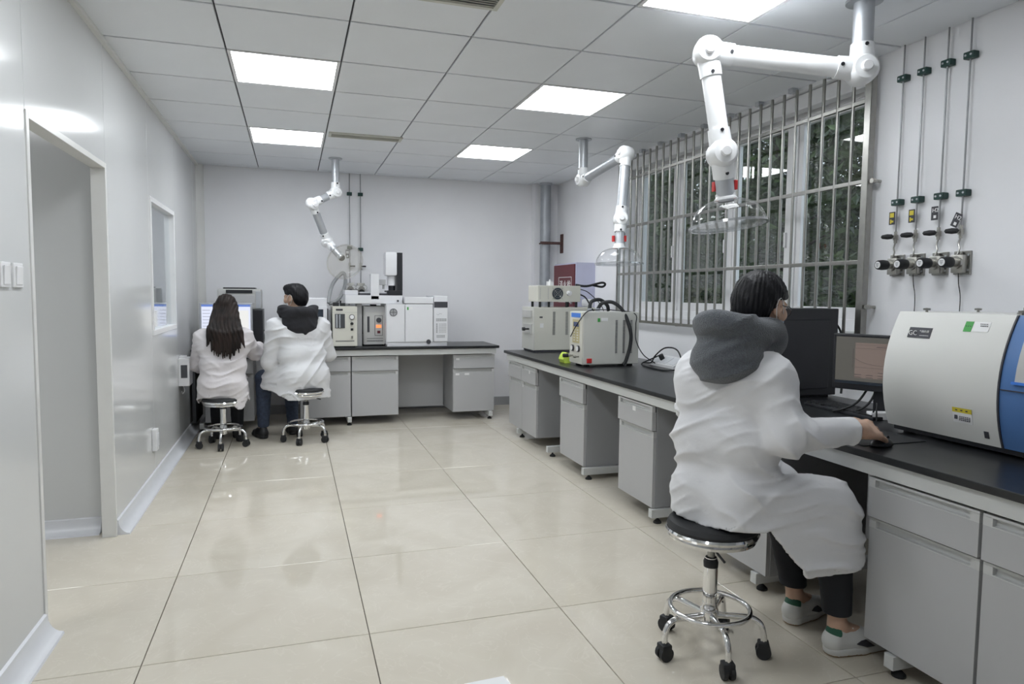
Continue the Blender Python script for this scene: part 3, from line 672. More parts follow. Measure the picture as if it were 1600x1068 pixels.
# ================================================================== STOOLS
def stool(loc, rz, label, seat_h=0.51, rw=0.20):
    t = empty('lab_stool', loc, rz, label, 'stool', 'chrome laboratory stools')
    sr = 0.165
    part('seat_cushion', MB().lathe([(sr-0.006, seat_h-0.035), (sr, seat_h-0.02), (sr-0.008, seat_h-0.004), (sr-0.03, seat_h), (0.0, seat_h+0.004)], n=40), 'rubber', t, True)
    rim = part('seat_rim', MB().lathe([(0.10, seat_h-0.075), (sr-0.03, seat_h-0.075), (sr-0.008, seat_h-0.068), (sr-0.004, seat_h-0.058), (sr-0.014, seat_h-0.053), (sr, seat_h-0.048), (sr+0.005, seat_h-0.038), (sr, seat_h-0.030), (0.1, seat_h-0.030)], n=40), 'chrome', t, True)
    part('gas_spring', MB().cyl((0, 0, 0.30), (0, 0, seat_h-0.07), 0.014, n=16), 'steel', t, True)
    part('spring_collar', MB().cyl((0, 0, seat_h-0.10), (0, 0, seat_h-0.07), 0.03, n=16), 'black', t, True)
    part('column', MB().lathe([(0.026, 0.125), (0.026, 0.34), (0.022, 0.345), (0.022, 0.36), (0.015, 0.362)], n=24), 'chrome', t, True)
    part('column_cap', MB().lathe([(0.0265, 0.325), (0.0275, 0.345), (0.02, 0.362)], n=24), 'black', t, True)
    part('hub', MB().lathe([(0.028, 0.105), (0.033, 0.12), (0.033, 0.165), (0.028, 0.175), (0.027, 0.19)], n=24), 'chrome', t, True)
    part('foot_ring', MB().tube([(0.145*math.cos(a), 0.145*math.sin(a), 0.168) for a in [2*PI*k/40 for k in range(40)]], 0.0095, 10, closed=True), 'chrome', t, True)
    part('height_lever', MB().tube([(0.02, 0.03, seat_h-0.085), (0.05, 0.10, seat_h-0.09), (0.06, 0.15, seat_h-0.10)], 0.005, 6), 'black', t, True)
    for k in range(5):
        a = 2*PI*k/5; c, s = math.cos(a), math.sin(a)
        P = lambda r, z: (r*c, r*s, z)
        lg = part('leg', MB().tube(spline([P(0.025, 0.14), P(0.10, 0.145), P(rw-0.045, 0.145), P(rw-0.012, 0.125), P(rw, 0.085), P(rw, 0.055)], 4), 0.0115, 10), 'chrome', t, True)
        cs = MB(); ax = Vector((-s, c, 0)); ce = Vector(P(rw, 0.027))
        for q in (-1, 1): cs.cyl(ce+ax*(0.006*q), ce+ax*(0.021*q), 0.027, n=18)
        cs.box(-0.02, 0.02, -0.022, 0.022, 0.022, 0.062, bev=0.006, M=Matrix.Translation((P(rw, 0)[0], P(rw, 0)[1], 0)) @ Matrix.Rotation(a, 4, 'Z'))
        part('caster', cs, 'rubber', lg, True)
    return t
S1 = (1.478, 2.137, 0); S2 = (-0.575, 6.26, 0); S3 = (0.105, 6.30, 0)
stool(S1, math.atan2(2.125-S1[1], 1.284-S1[0]), 'chrome stool under the man with the grey hood', 0.505, 0.195)
stool(S2, -1.6, 'chrome stool under the woman with long hair', 0.43, 0.195)
stool(S3, -1.9, 'chrome stool under the man with the black hood', 0.485, 0.195)

# ================================================================== FUME EXTRACTION ARMS
def smooth_elbow(t, c, d1, d2, r, side, knob=0.8):
    """white swivel elbow at c joining tubes leaving along d1 and d2; disc axis = side"""
    c = Vector(c); d1 = Vector(d1).normalized(); d2 = Vector(d2).normalized(); side = Vector(side).normalized()
    b = MB(); R_ = r*1.5
    b.lathe([(0.0, -R_*0.95), (R_*0.75, -R_*0.88), (R_*0.97, -R_*0.6), (R_, 0), (R_*0.97, R_*0.6), (R_*0.75, R_*0.88), (0.0, R_*0.95)], c, side, n=32)
    b.cyl(c, c+d1*(R_*1.7), r*1.22, r*1.12, n=28); b.cyl(c, c+d2*(R_*1.7), r*1.22, r*1.12, n=28)
    e = part('elbow_joint', b, 'white_pipe', t, True, True)
    s = -side
    part('pivot_cap', MB().lathe([(r*0.55, R_*0.8), (r*0.55, R_*1.12), (r*0.45, R_*1.2), (0, R_*1.2)], c, s, n=24), 'white', e, True, True)
    part('pivot_cap', MB().lathe([(r*0.55, R_*0.8), (r*0.55, R_*1.12), (r*0.45, R_*1.2), (0, R_*1.2)], c, -s, n=24), 'white', e, True, True)
    for d in (d1, d2):
        q = c+d*(R_*1.5); sd = d.cross(side).normalized()
        part('set_screw', MB().cyl(q+s*(r*1.05), q+s*(r*1.22), 0.008, n=10), 'black', e, False, True)
    return R_*1.7
def fume_arm(label, flange, j1, j2, j3, hood_c, hood_dir, r, red=True, hood_r=0.168, tube='alu'):
    fl = Vector(flange); j1 = Vector(j1); j2 = Vector(j2); j3 = Vector(j3); hc = Vector(hood_c); hd = Vector(hood_dir).normalized()
    t = empty('fume_extraction_arm', tuple(fl), label=label, cat='extraction arm', group='fume extraction arms')
    part('ceiling_flange', MB().lathe([(r*1.1, -0.012), (r*1.75, -0.010), (r*1.75, 0.0)], fl, (0, 0, 1), n=32), 'alu', t, True, True)
    part('drop_pipe', MB().cyl(fl+Vector((0, 0, -0.001)), j1, r*0.98, n=32), 'alu', t, True, True)
    top = hc - hd*0.148
    s1 = (Vector((0, 0, 1))).cross(j2-j1); s1 = s1 if s1.length > 1e-3 else Vector((1, 0, 0))
    vs = _f*-1
    def axis(a, b):
        n = (a.normalized()).cross(b.normalized())
        if n.length < 0.15: n = a.orthogonal()
        n.normalize()
        return n if n.dot(vs) < 0 else -n
    smooth_elbow(t, j1, Vector((0, 0, 1)), j2-j1, r, axis(Vector((0, 0, 1)), j2-j1))
    smooth_elbow(t, j2, j1-j2, j3-j2, r, axis(j1-j2, j3-j2))
    smooth_elbow(t, j3, j2-j3, top-j3, r, axis(j2-j3, _r))
    part('upper_tube', MB().cyl(j1, j2, r*0.98, n=32), tube, t, True, True)
    part('lower_tube', MB().cyl(j2, j3, r*0.98, n=32), tube, t, True, True)
    nk = part('neck_tube', MB().cyl(j3, top+hd*0.03, r*0.95, n=32), 'alu', t, True, True)
    if red:
        sd = hd.cross(vs).normalized(); q = top-hd*0.035
        for s in (-1, 1): part('damper_knob', MB().box(-0.008, 0.008, -0.012, 0.012, -0.022, 0.022, bev=0.003, M=Matrix.Translation(q+sd*(s*(r+0.004)))), 'red', nk, False, True)
    part('hood_collar', MB().lathe([(r*0.95, 0.0), (r*1.06, 0.003), (r*1.06, 0.018), (r*1.22, 0.026), (r*1.22, 0.034), (r*0.9, 0.034)], top, hd, n=36), 'white_pipe', t, True, True)
    prof = []
    for k in range(13):
        a = PI/2*k/12; prof.append((r*1.15+(hood_r-r*1.15)*math.sin(a), 0.033+0.115*(1-math.cos(a))))
    bowl = MB(); n = 48
    ax = hd.orthogonal().normalized(); bx = hd.cross(ax); vs_ = []
    for (rr, h) in prof:
        for i in range(n): q = 2*PI*i/n; vs_.append(top+hd*h+ax*(rr*math.cos(q))+bx*(rr*math.sin(q)))
    bowl.add(vs_, [(j*n+i, j*n+(i+1) % n, (j+1)*n+(i+1) % n, (j+1)*n+i) for j in range(12) for i in range(n)])
    hood = part('hood', bowl, 'acrylic', t, True, True)
    part('duct_mouth', MB().cyl(top+hd*0.0345, top+hd*0.036, r*0.86, n=28), 'black', t, False, True)  # black disc stands in for the shade inside the open duct
    part('hood_rim', MB().lathe([(hood_r-0.003, 0.143), (hood_r+0.010, 0.143), (hood_r+0.011, 0.154), (hood_r-0.003, 0.154), (hood_r-0.003, 0.143)], top, hd, n=48), 'acrylic_rim', hood, True, True)
    return t
def build_arms():
    # near arm: lies in a plane roughly facing the room
    fl = Vector((2.385, 2.455, H)); d = fl.dot(_f)-EYE.dot(_f)
    dd = lambda px, py, t: atd(px, py, t)
    j1 = dd(1347, 107, (fl-EYE).dot(_f)); j1 = Vector((fl.x, fl.y, j1.z))
    j2 = dd(1106, 82, 3.05); j3 = dd(1128, 240, 3.08); hc = dd(1138, 352, 3.14)
    hd = (hc-dd(1132, 300, 3.12)).normalized(); hd = (Vector((0.07, -0.11, -1))).normalized()
    fume_arm('white fume extraction arm hanging over the bench by the wall gas taps', fl, j1, j2, j3, hc, hd, 0.043, tube='white_pipe')
    # middle arm
    fl = Vector((2.324, 5.329, H)); z = dd(905, 280, (fl-EYE).dot(_f)).z
    fume_arm('white fume extraction arm hanging over the cream analysers on the window bench', fl, (fl.x, fl.y, z), dd(978, 240, 5.05), dd(970, 343, 5.02), dd(967, 412, 5.0), (0.0, -0.03, -1), 0.038)
    # back arm, hood swung up towards the room
    fl = Vector((0.413, 6.921, H)); z = dd(526, 300, (fl-EYE).dot(_f)).z
    fume_arm('grey and white fume extraction arm over the back bench, its hood tilted up', fl, (fl.x, fl.y, z), dd(488, 318, 6.50), dd(511, 377, 6.74), dd(539, 409, 6.60), (0.20, -0.90, -0.38), 0.037, red=False)
build_arms()

# ================================================================== GAS LINES ON THE WINDOW-SIDE WALL
def gas_line(y, k, label):
    t = empty('gas_line', (XR, y, 1.40), label=label, cat='gas line', group='wall gas lines by the window')
    x = XR-0.022
    part('tube', MB().tube(spline([(x, y, H), (x+0.002, y+0.002, 2.3), (x-0.002, y-0.002, 1.9), (x, y, 1.66)], 6), 0.0040, 8), 'tubing', t, True, True)
    for z in (2.453, 1.825):
        c = part('pipe_clip', MB().box(x-0.016, XR, y-0.026, y+0.026, z-0.016, z+0.016, bev=0.005), 'darkgreen', t, world=True)
        for s in (-1, 1): part('screw', MB().cyl((x-0.0185, y+0.013*s, z), (x-0.015, y+0.013*s, z), 0.005, n=8), 'alu', c, False, True)
    tilt = 0.45 if k == 3 else 0.0
    Mt = Matrix.Translation((x-0.008, y+0.018, 1.745 if k < 3 else 1.70)) @ Matrix.Rotation(tilt, 4, 'X')
    tg = part('tag', MB().box(-0.001, 0.001, -0.016, 0.02, -0.033, 0.033, M=Mt), 'ink', t, world=True)
    pr = MB(); col = 'yellow' if k < 2 else 'white_ink'
    pr.box(-0.0022, -0.001, -0.010, 0.014, 0.004, 0.027, M=Mt); pr.box(-0.0022, -0.001, -0.008, 0.004, -0.022, -0.012, M=Mt); pr.box(-0.0022, -0.001, 0.004, 0.012, -0.027, -0.006, M=Mt)
    if k >= 2:
        pr = text_mb('H2', 0.028, Mt @ Vector((-0.0015, 0.015, 0.005)), Mt.to_3x3() @ Vector((0, -1, 0)), Mt.to_3x3() @ Vector((0, 0, 1)))
        pr.box(-0.0022, -0.001, -0.008, 0.006, -0.024, -0.010, M=Mt)
    part('tag_print', pr, col, tg, world=True)
    # ball valve
    v = part('valve_body', MB().cyl((x, y, 1.615), (x, y, 1.675), 0.009, n=6).cyl((x, y, 1.632), (x, y, 1.658), 0.013, n=8).cyl((x, y, 1.645), (x-0.03, y, 1.645), 0.006, n=8), 'brass', t, False, True)
    part('valve_lever', MB().lathe([(0.002, 0.0), (0.012, 0.008), (0.014, 0.03), (0.010, 0.055), (0.0, 0.062)], (x-0.026, y-0.012, 1.648), (-0.45, 0.9, 0.0), n=12), 'rubber', v, True, True)
    part('pigtail', MB().tube(spline([(x, y, 1.618), (x-0.004, y+0.004, 1.59), (x-0.010, y-0.006, 1.565), (x-0.018, y-0.002, 1.535)], 5), 0.004, 8), 'steel', t, True, True)
    # regulator with knob pointing into the room
    z = 1.50; yr = y-0.006
    pl = part('mount_plate', MB().box(XR-0.012, XR, yr-0.042, yr+0.042, z-0.055, z+0.055, bev=0.002), 'steel', t, world=True)
    for s in (-1, 1): part('screw', MB().cyl((XR-0.016, yr-0.032, z+0.035*s), (XR-0.011, yr-0.032, z+0.035*s), 0.005, n=8), 'alu', pl, False, True)
    rg = part('regulator_body', MB().cyl((XR-0.012, yr, z), (XR-0.055, yr, z), 0.030, n=24).cyl((XR-0.05, yr, z), (XR-0.085, yr, z), 0.019, n=20).box(XR-0.045, XR-0.014, yr-0.03, yr+0.03, z-0.048, z+0.036, bev=0.004).cyl((x, yr, z+0.03), (x, yr, z+0.05), 0.009, n=6), 'brass', t, True, True)
    kn = part('regulator_knob', MB().lathe([(0.020, 0.0), (0.025, 0.006), (0.0265, 0.03), (0.024, 0.055), (0.021, 0.060), (0.0, 0.060)], (XR-0.078, yr, z), (-1, 0, 0), n=20), 'rubber', rg, True, True)
    f = part('knob_disc', MB().cyl((XR-0.138, yr, z), (XR-0.1395, yr, z), 0.017, n=24), 'white', kn, False, True)
    pk = MB()
    for q in range(3): pk.box(XR-0.1402, XR-0.1395, yr-0.009+0.002*q, yr+0.009-0.002*q, z+0.006-0.007*q-0.0012, z+0.006-0.007*q+0.0012)
    part('knob_print', pk, 'ink', kn, world=True)
    if k in (1, 3): part('drain_wire', MB().tube(spline([(XR-0.03, yr, z-0.05), (XR-0.02, yr+0.004, 1.40), (XR-0.018, yr-0.006, 1.34), (XR-0.012, yr, 1.24), (XR-0.02, yr+0.01, 1.10)], 5), 0.0022, 6), 'rubber', t, True, True)
for k, (y, lab) in enumerate(((2.806, 'wall gas line with a yellow tag, next to the window grille'), (2.687, 'wall gas line with a yellow tag, second from the window grille'),
                              (2.557, 'wall gas line with an upright black and white tag'), (2.440, 'wall gas line with a tilted black and white tag'))): gas_line(y, k, lab)

def back_gas_line(x, k, label):
    t = empty('gas_line', (x, YB, 1.30), label=label, cat='gas line', group='wall gas lines behind the back bench'); y = YB-0.02
    part('tube', MB().tube([(x, y, H), (x+0.001, y, 2.0), (x, y, 1.42)], 0.0045, 8), 'tubing', t, True, True)
    for z in (2.40, 1.80 if k else 1.82):
        part('pipe_clip', MB().box(x-0.027, x+0.027, y-0.016, YB, z-0.018, z+0.018, bev=0.005), 'darkgreen', t, world=True)
    v = part('valve_body', MB().cyl((x, y, 1.58), (x, y, 1.65), 0.011, n=8), 'brass', t, False, True)
    part('valve_lever', MB().box(x, x+0.055, y-0.035, y-0.015, 1.605, 1.622, bev=0.004), 'rubber', v, world=True)
    if k == 0:
        tg = part('tag', MB().box(x-0.045, x-0.008, y-0.006, y-0.004, 1.70, 1.79), 'ink', t, world=True); part('tag_print', MB().box(x-0.04, x-0.013, y-0.0075, y-0.006, 1.75, 1.78).box(x-0.035, x-0.018, y-0.0075, y-0.006, 1.71, 1.735), 'white_ink', tg, world=True)
    z = 1.36
    rg = part('regulator_body', MB().box(x-0.04, x+0.04, y-0.03, YB, z-0.05, z+0.07, bev=0.004).cyl((x, y, z), (x, y-0.08, z), 0.035, n=20), 'brass', t, True, True)
    part('regulator_knob', MB().cyl((x, y-0.075, z-0.03), (x, y-0.13, z-0.03), 0.032, 0.028, n=20), 'rubber', rg, True, True)
    for s in (-1, 1):
        g = part('gauge', MB().cyl((x+0.034*s, y-0.03, z+0.02), (x+0.034*s, y-0.065, z+0.02), 0.028, n=20), 'steel', rg, True, True)
        part('gauge_dial', MB().cyl((x+0.034*s, y-0.065, z+0.02), (x+0.034*s, y-0.067, z+0.02), 0.024, n=20).box(x+0.034*s-0.012, x+0.034*s+0.001, y-0.069, y-0.067, z+0.019, z+0.021), 'paper', g, False, True)
    if k == 0: part('drain_wire', MB().tube(spline([(x, y-0.01, z-0.05), (x-0.01, y, 1.2), (x-0.03, y, 1.05), (x-0.03, y-0.02, 0.9)], 5), 0.003, 6), 'rubber', t, True, True)
back_gas_line(ony(546, 350, YB).x, 0, 'back wall gas line behind the tilted fume hood'); back_gas_line(ony(563, 350, YB).x, 1, 'back wall gas line beside the tilted fume hood')

# ================================================================== INSTRUMENTS
def rows(mb, x0, x1, z0, z1, nx, nz, y0, y1, fill=0.6):
    """a grid of small raised keys or louvre marks on a front at y0..y1 (local, front = -y)"""
    for i in range(nx):
        for j in range(nz):
            a = x0+(x1-x0)*(i+0.5)/nx; b = z0+(z1-z0)*(j+0.5)/nz
            hx = (x1-x0)/nx*fill/2; hz = (z1-z0)/nz*fill/2
            mb.box(a-hx, a+hx, y0, y1, b-hz, b+hz)
    return mb
def xrows(mb, y0, y1, z0, z1, ny, nz, xa, xb, fill=0.6):
    for i in range(ny):
        for j in range(nz):
            a = y0+(y1-y0)*(i+0.5)/ny; b = z0+(z1-z0)*(j+0.5)/nz
            hy = (y1-y0)/ny*fill/2; hz = (z1-z0)/nz*fill/2
            mb.box(xa, xb, a-hy, a+hy, b-hz, b+hz)
    return mb

# ---- back bench, left to right
def back_items():
    # monitor in front of the woman
    t = empty('monitor', (-0.60, 7.015, T), label='silver monitor showing a blue and white program window', cat='monitor', group='computer monitors')
    a = onz(350, 545, T)
    part('bezel', MB().box(-0.235, 0.235, -0.02, 0.02, 0.09, 0.43, bev=0.006), 'alu', t)
    sc_ = part('screen', MB().box(-0.215, 0.215, -0.0225, -0.02, 0.115, 0.415), 'screen_white', t)
    part('title_bar', MB().box(-0.215, 0.215, -0.0235, -0.0225, 0.395, 0.415), 'screen_blue', sc_)
    part('task_bar', MB().box(-0.215, 0.215, -0.0235, -0.0225, 0.115, 0.130), 'screen_blue', sc_)
    part('window_pane', MB().box(-0.12, 0.20, -0.0235, -0.0225, 0.14, 0.36), 'screen_page', sc_)
    tx = MB()
    for k in range(7): tx.box(-0.205, -0.14, -0.0235, -0.0225, 0.36-0.03*k, 0.363-0.03*k)
    tx.box(-0.11, 0.0, -0.0245, -0.0235, 0.345, 0.349); part('print', tx, 'screen_ink', sc_)
    part('stand', MB().box(-0.04, 0.04, -0.01, 0.03, 0.012, 0.2, bev=0.004).box(-0.12, 0.12, -0.09, 0.10, 0, 0.014, bev=0.004), 'alu', t)
    # black PC tower with printer on top
    pt = ony(396, 500, 7.06)
    t = empty('computer_tower', (pt.x-0.015, 7.27, T), label='black computer tower carrying the grey printer', cat='computer', group='computer towers')
    part('case', MB().box(-0.10, 0.10, -0.19, 0.20, 0, 0.365, bev=0.004), 'black', t)
    part('front_panel', MB().box(-0.095, 0.095, -0.2, -0.19, 0.005, 0.36, bev=0.003), 'black', t)
    part('power_cable', MB().tube(spline([(0.10, 0.0, 0.15), (0.16, -0.02, 0.155), (0.22, -0.03, 0.13), (0.26, 0.0, 0.06), (0.27, 0.05, 0.004)], 5), 0.005, 6), 'rubber', t, True)
    t = empty('printer', (pt.x-0.13, 7.30, T+0.365), label='silver grey laser printer with a black paper slot on the tower', cat='printer')
    part('housing', MB().box(-0.20, 0.20, -0.15, 0.16, 0, 0.20, bev=0.02), 'greyinst', t)
    part('front_cover', MB().box(-0.15, 0.14, -0.155, -0.15, 0.055, 0.14, bev=0.002), 'cab', t)
    part('output_slot', MB().box(-0.16, 0.11, -0.158, -0.15, 0.012, 0.055), 'black', t)
    part('top_lid', MB().box(-0.15, 0.15, -0.12, 0.12, 0.198, 0.214, bev=0.01), 'black', t)
    part('side_panel', MB().box(0.15, 0.198, -0.156, -0.15, 0.01, 0.18, bev=0.002), 'alu', t)
    part('control_strip', MB().box(-0.12, 0.12, -0.158, -0.15, 0.158, 0.19, bev=0.002), 'black', t)
    # white analyser with display, partly behind the man
    p = onz(512, 545, T)
    t = empty('analyser_unit', (0.135, BY0+0.03, T), label='white analyser module with a wide dark display, behind the man', cat='lab instrument')
    part('housing', MB().box(-0.20, 0.185, 0.0, 0.46, 0.0, 0.485, bev=0.01), 'inst_white', t)
    part('front_panel', MB().box(-0.20, 0.185, -0.012, 0.0, 0.03, 0.40, bev=0.004), 'inst_white', t)
    part('display', MB().box(-0.12, 0.15, -0.015, -0.012, 0.30, 0.375), 'display', t)
    part('buttons', rows(MB(), 0.12, 0.16, 0.20, 0.27, 2, 3, -0.015, -0.012), 'cab_dark', t)
    part('side_cover', MB().box(0.1855, 0.20, 0.02, 0.44, 0.0, 0.38, bev=0.003), 'charcoal', t)
    # grey corrugated hose looping up behind it
    hz = MB(); pts = spline([(0.35, 7.30, T+0.43), (0.40, 7.38, T+0.62), (0.50, 7.42, T+0.74), (0.535, 7.42, T+0.70), (0.52, 7.40, T+0.58), (0.45, 7.35, T+0.46), (0.36, 7.33, T+0.42)], 8)
    hz.tube(pts, 0.019, 10); h = tag(part('hose', hz, 'hose', smooth=True, loc=(0.4, 7.35, T+0.43)), 'grey flexible hose looped above the white analyser', 'hose')
    # hydrogen generator (cream)
    t = empty('gas_generator', (0.49, BY0+0.04, T), label='cream gas generator with a tall sight window and round gauge', cat='gas generator', group='gas generators')
    part('housing', MB().box(-0.118, 0.118, 0.004, 0.38, 0.012, 0.405, bev=0.006), 'cream', t)
    fp = part('front_panel', MB().box(-0.118, 0.118, -0.006, 0.004, 0.012, 0.405, bev=0.002), 'cream', t)
    part('sight_window', MB().box(-0.095, 0.0, -0.009, -0.006, 0.19, 0.33), 'charcoal', fp); part('level_tube', MB().cyl((-0.05, -0.011, 0.195), (-0.05, -0.011, 0.325), 0.008, n=10).box(-0.085, -0.07, -0.011, -0.009, 0.195, 0.325), 'alu', fp, True)
    part('name_strip', MB().box(-0.085, -0.02, -0.008, -0.006, 0.362, 0.38), 'ink', fp); part('seam', MB().box(-0.118, 0.118, -0.0075, -0.006, 0.344, 0.346), 'cab_dark', fp)
    g = part('gauge', MB().cyl((0.067, -0.006, 0.30), (0.067, -0.018, 0.30), 0.026, n=24), 'ink', fp, True); part('gauge_dial', MB().cyl((0.067, -0.018, 0.30), (0.067, -0.0195, 0.30), 0.021, n=24), 'paper', g)
    part('knob', MB().cyl((0.067, -0.006, 0.235), (0.067, -0.03, 0.235), 0.014, n=14), 'rubber', fp, True); part('switch', MB().box(0.055, 0.079, -0.012, -0.006, 0.165, 0.188, bev=0.001), 'rubber', fp)
    part('outlet', MB().cyl((0.067, -0.006, 0.105), (0.067, -0.02, 0.105), 0.010, n=12), 'brass', fp, True); part('lettering', rows(MB(), -0.09, 0.09, 0.055, 0.07, 16, 1, -0.0075, -0.006, 0.7), 'ink', fp)
    part('filler_cap', MB().box(-0.11, -0.05, 0.05, 0.11, 0.405, 0.44, bev=0.004).box(-0.04, 0.01, 0.05, 0.11, 0.405, 0.435, bev=0.004).cyl((-0.035, 0.08, 0.43), (-0.035, 0.08, 0.46), 0.008, n=8), 'rubber', t)
    part('foot', MB().box(-0.10, 0.10, 0.02, 0.36, 0, 0.012), 'rubber', t)
    part('stand_pipe', MB().cyl((-0.14, 0.05, 0.0), (-0.14, 0.05, 0.37), 0.009, n=10), 'alu', t, True)
    # nitrogen generator (grey, orange digits)
    t = empty('gas_generator', (0.795, BY0+0.18, T), label='grey gas generator with glowing orange digits', cat='gas generator', group='gas generators')
    part('housing', MB().box(-0.112, 0.10, 0.004, 0.36, 0.015, 0.405, bev=0.005), 'greyinst', t)
    fp = part('front_panel', MB().box(-0.10, 0.10, -0.006, 0.004, 0.015, 0.398, bev=0.002), 'greyinst', t)
    part('head_strip', MB().box(-0.10, 0.10, -0.009, -0.006, 0.345, 0.398), 'cab', fp); part('level_slot', MB().box(-0.075, -0.052, -0.009, -0.006, 0.14, 0.30), 'ink', fp)
    cb_ = part('control_panel', MB().box(0.0, 0.08, -0.008, -0.006, 0.105, 0.31), 'ink', fp); part('control_face', MB().box(0.004, 0.076, -0.0095, -0.008, 0.109, 0.306), 'greyinst', cb_)
    g = part('gauge', MB().cyl((0.04, -0.0095, 0.262), (0.04, -0.02, 0.262), 0.026, n=24), 'ink', cb_, True); part('orange_digits', MB().box(0.015, 0.065, -0.012, -0.0095, 0.185, 0.215), 'orange', cb_); part('switch', MB().box(0.025, 0.055, -0.014, -0.0095, 0.128, 0.155), 'darkred', cb_)
    part('lettering', rows(MB(), -0.08, 0.085, 0.045, 0.058, 16, 1, -0.0075, -0.006, 0.7).box(-0.08, 0.085, -0.0075, -0.006, 0.075, 0.079), 'ink', fp)
    part('side_grip', MB().box(-0.115, -0.112, 0.04, 0.07, 0.12, 0.30), 'rubber', t); part('top_cap', MB().box(-0.03, 0.03, 0.10, 0.16, 0.405, 0.42), 'rubber', t); part('foot', MB().box(-0.09, 0.09, 0.02, 0.34, 0, 0.015), 'rubber', t)
    # chromatograph
    t = empty('gas_chromatograph', (1.205, BY0+0.06, T), label='white chromatograph with keypad and tall autosampler turret', cat='lab instrument')
    part('housing', MB().box(-0.31, 0.17, 0.004, 0.46, 0.02, 0.429, bev=0.006), 'inst_white', t)
    part('base', MB().box(-0.30, 0.315, -0.004, 0.46, 0.0, 0.045, bev=0.004), 'inst_white', t)
    part('side_door', MB().box(-0.305, -0.125, -0.010, 0.004, 0.045, 0.43, bev=0.003), 'inst_white', t)
    od = part('oven_door', MB().box(-0.118, 0.165, -0.012, 0.004, 0.045, 0.43, bev=0.003), 'inst_white', t); part('latch', MB().cyl((0.12, -0.013, 0.045), (0.12, -0.011, 0.045), 0.024, n=20), 'ink', od); part('sticker', MB().box(-0.10, -0.085, -0.0132, -0.012, 0.37, 0.40), 'green', od); part('paper_label', MB().box(-0.075, -0.045, -0.0132, -0.012, 0.38, 0.40), 'paper', od)
    f = part('fan_guard', MB().cyl((-0.238, -0.010, 0.345), (-0.238, -0.0125, 0.345), 0.036, n=28), 'cab_dark', t); part('guard_ring', MB().tube([(-0.238+0.036*math.cos(q), -0.013, 0.345+0.036*math.sin(q)) for q in [2*PI*k/24 for k in range(24)]], 0.003, 6, closed=True).box(-0.27, -0.206, -0.0145, -0.0125, 0.343, 0.347).box(-0.24, -0.236, -0.0145, -0.0125, 0.312, 0.378), 'ink', f, True)
    part('top_cover', MB().box(-0.125, 0.168, -0.016, 0.45, 0.435, 0.50, bev=0.006), 'inst_white', t)
    kp = part('keypad_column', MB().box(0.172, 0.317, -0.020, 0.40, 0.045, 0.515, bev=0.006), 'inst_white', t)
    part('display', MB().box(0.176, 0.315, -0.0225, -0.020, 0.395, 0.455), 'ink', kp)
    part('dark_keys', rows(MB(), 0.195, 0.305, 0.255, 0.285, 6, 2, -0.0225, -0.020, 0.75), 'cab_dark', kp); part('grey_keys', rows(MB(), 0.225, 0.305, 0.135, 0.235, 5, 6, -0.022, -0.020, 0.6), 'cab', kp)
    part('side_keys', rows(MB(), 0.195, 0.212, 0.135, 0.235, 1, 5, -0.0225, -0.020, 0.75), 'cab_dark', kp); part('lower_keys', rows(MB(), 0.20, 0.29, 0.085, 0.115, 6, 2, -0.0225, -0.020, 0.7), 'cab_dark', kp)
    part('trace_print', MB().tube([(0.20, -0.0212, 0.33), (0.215, -0.0212, 0.318), (0.235, -0.0212, 0.335), (0.255, -0.0212, 0.33)], 0.0012, 4), 'ink', kp)
    # autosampler: long deck over the generators, injector tower and turret
    t2 = empty('autosampler', (1.0, BY0+0.10, T+0.43), label='long white autosampler deck bridging the gas generators', cat='lab instrument')
    part('deck', MB().box(-0.50, 0.072, 0.02, 0.36, 0.0, 0.085, bev=0.008), 'inst_white', t2); part('deck_box', MB().box(-0.50, -0.37, 0.06, 0.30, 0.085, 0.135, bev=0.006), 'inst_white', t2)
    part('vial_tray', MB().box(-0.36, 0.06, 0.04, 0.32, 0.085, 0.105, bev=0.002), 'ink', t2); part('tray_rim', MB().box(-0.35, 0.05, 0.07, 0.30, 0.105, 0.118, bev=0.002), 'inst_white', t2)
    part('support_leg', MB().box(-0.380, -0.330, 0.10, 0.30, -0.43, 0.0), 'cab', t2)
    part('injector_arm', MB().box(-0.25, -0.165, 0.02, 0.12, 0.04, 0.30, bev=0.006), 'inst_white', t2); part('arm_block', MB().box(-0.16, -0.09, 0.08, 0.22, 0.19, 0.245, bev=0.004).cyl((-0.11, 0.12, 0.15), (-0.11, 0.12, 0.19), 0.012, n=10), 'cab', t2)
    part('spring_knob', MB().cyl((0.02, 0.015, 0.03), (0.02, -0.01, 0.03), 0.010, n=12), 'ink', t2, True)
    t3 = empty('sampler_turret', (1.0, BY0+0.20, T+0.515), label='tall white injector tower with a black spine on the chromatograph', cat='lab instrument')
    part('base', MB().box(-0.085, 0.070, -0.08, 0.14, 0.0, 0.05, bev=0.004), 'black', t3); part('neck', MB().cyl((-0.025, 0.02, 0.05), (-0.025, 0.02, 0.10), 0.035, n=20), 'black', t3, True)
    part('lower_barrel', MB().cyl((-0.03, 0.02, 0.10), (-0.03, 0.02, 0.20), 0.045, n=24), 'inst_white', t3, True); part('upper_barrel', MB().box(-0.10, 0.02, -0.06, 0.10, 0.20, 0.44, bev=0.02), 'inst_white', t3, True)
    part('spine', MB().box(0.022, 0.075, -0.05, 0.10, 0.05, 0.435, bev=0.003), 'black', t3)
    # cables hanging by the generators
    tag(part('power_cable', MB().tube(spline([(0.985, BY0+0.10, T+0.42), (0.93, BY0+0.09, T+0.22), (0.905, BY0+0.12, T+0.10), (0.93, BY0+0.16, T+0.06), (0.98, BY0+0.2, T+0.07)], 6), 0.004, 6), 'rubber', smooth=True, loc=(0.93, BY0+0.1, T)), 'thin black cable drooping between the grey generator and the chromatograph', 'cable')
back_items()

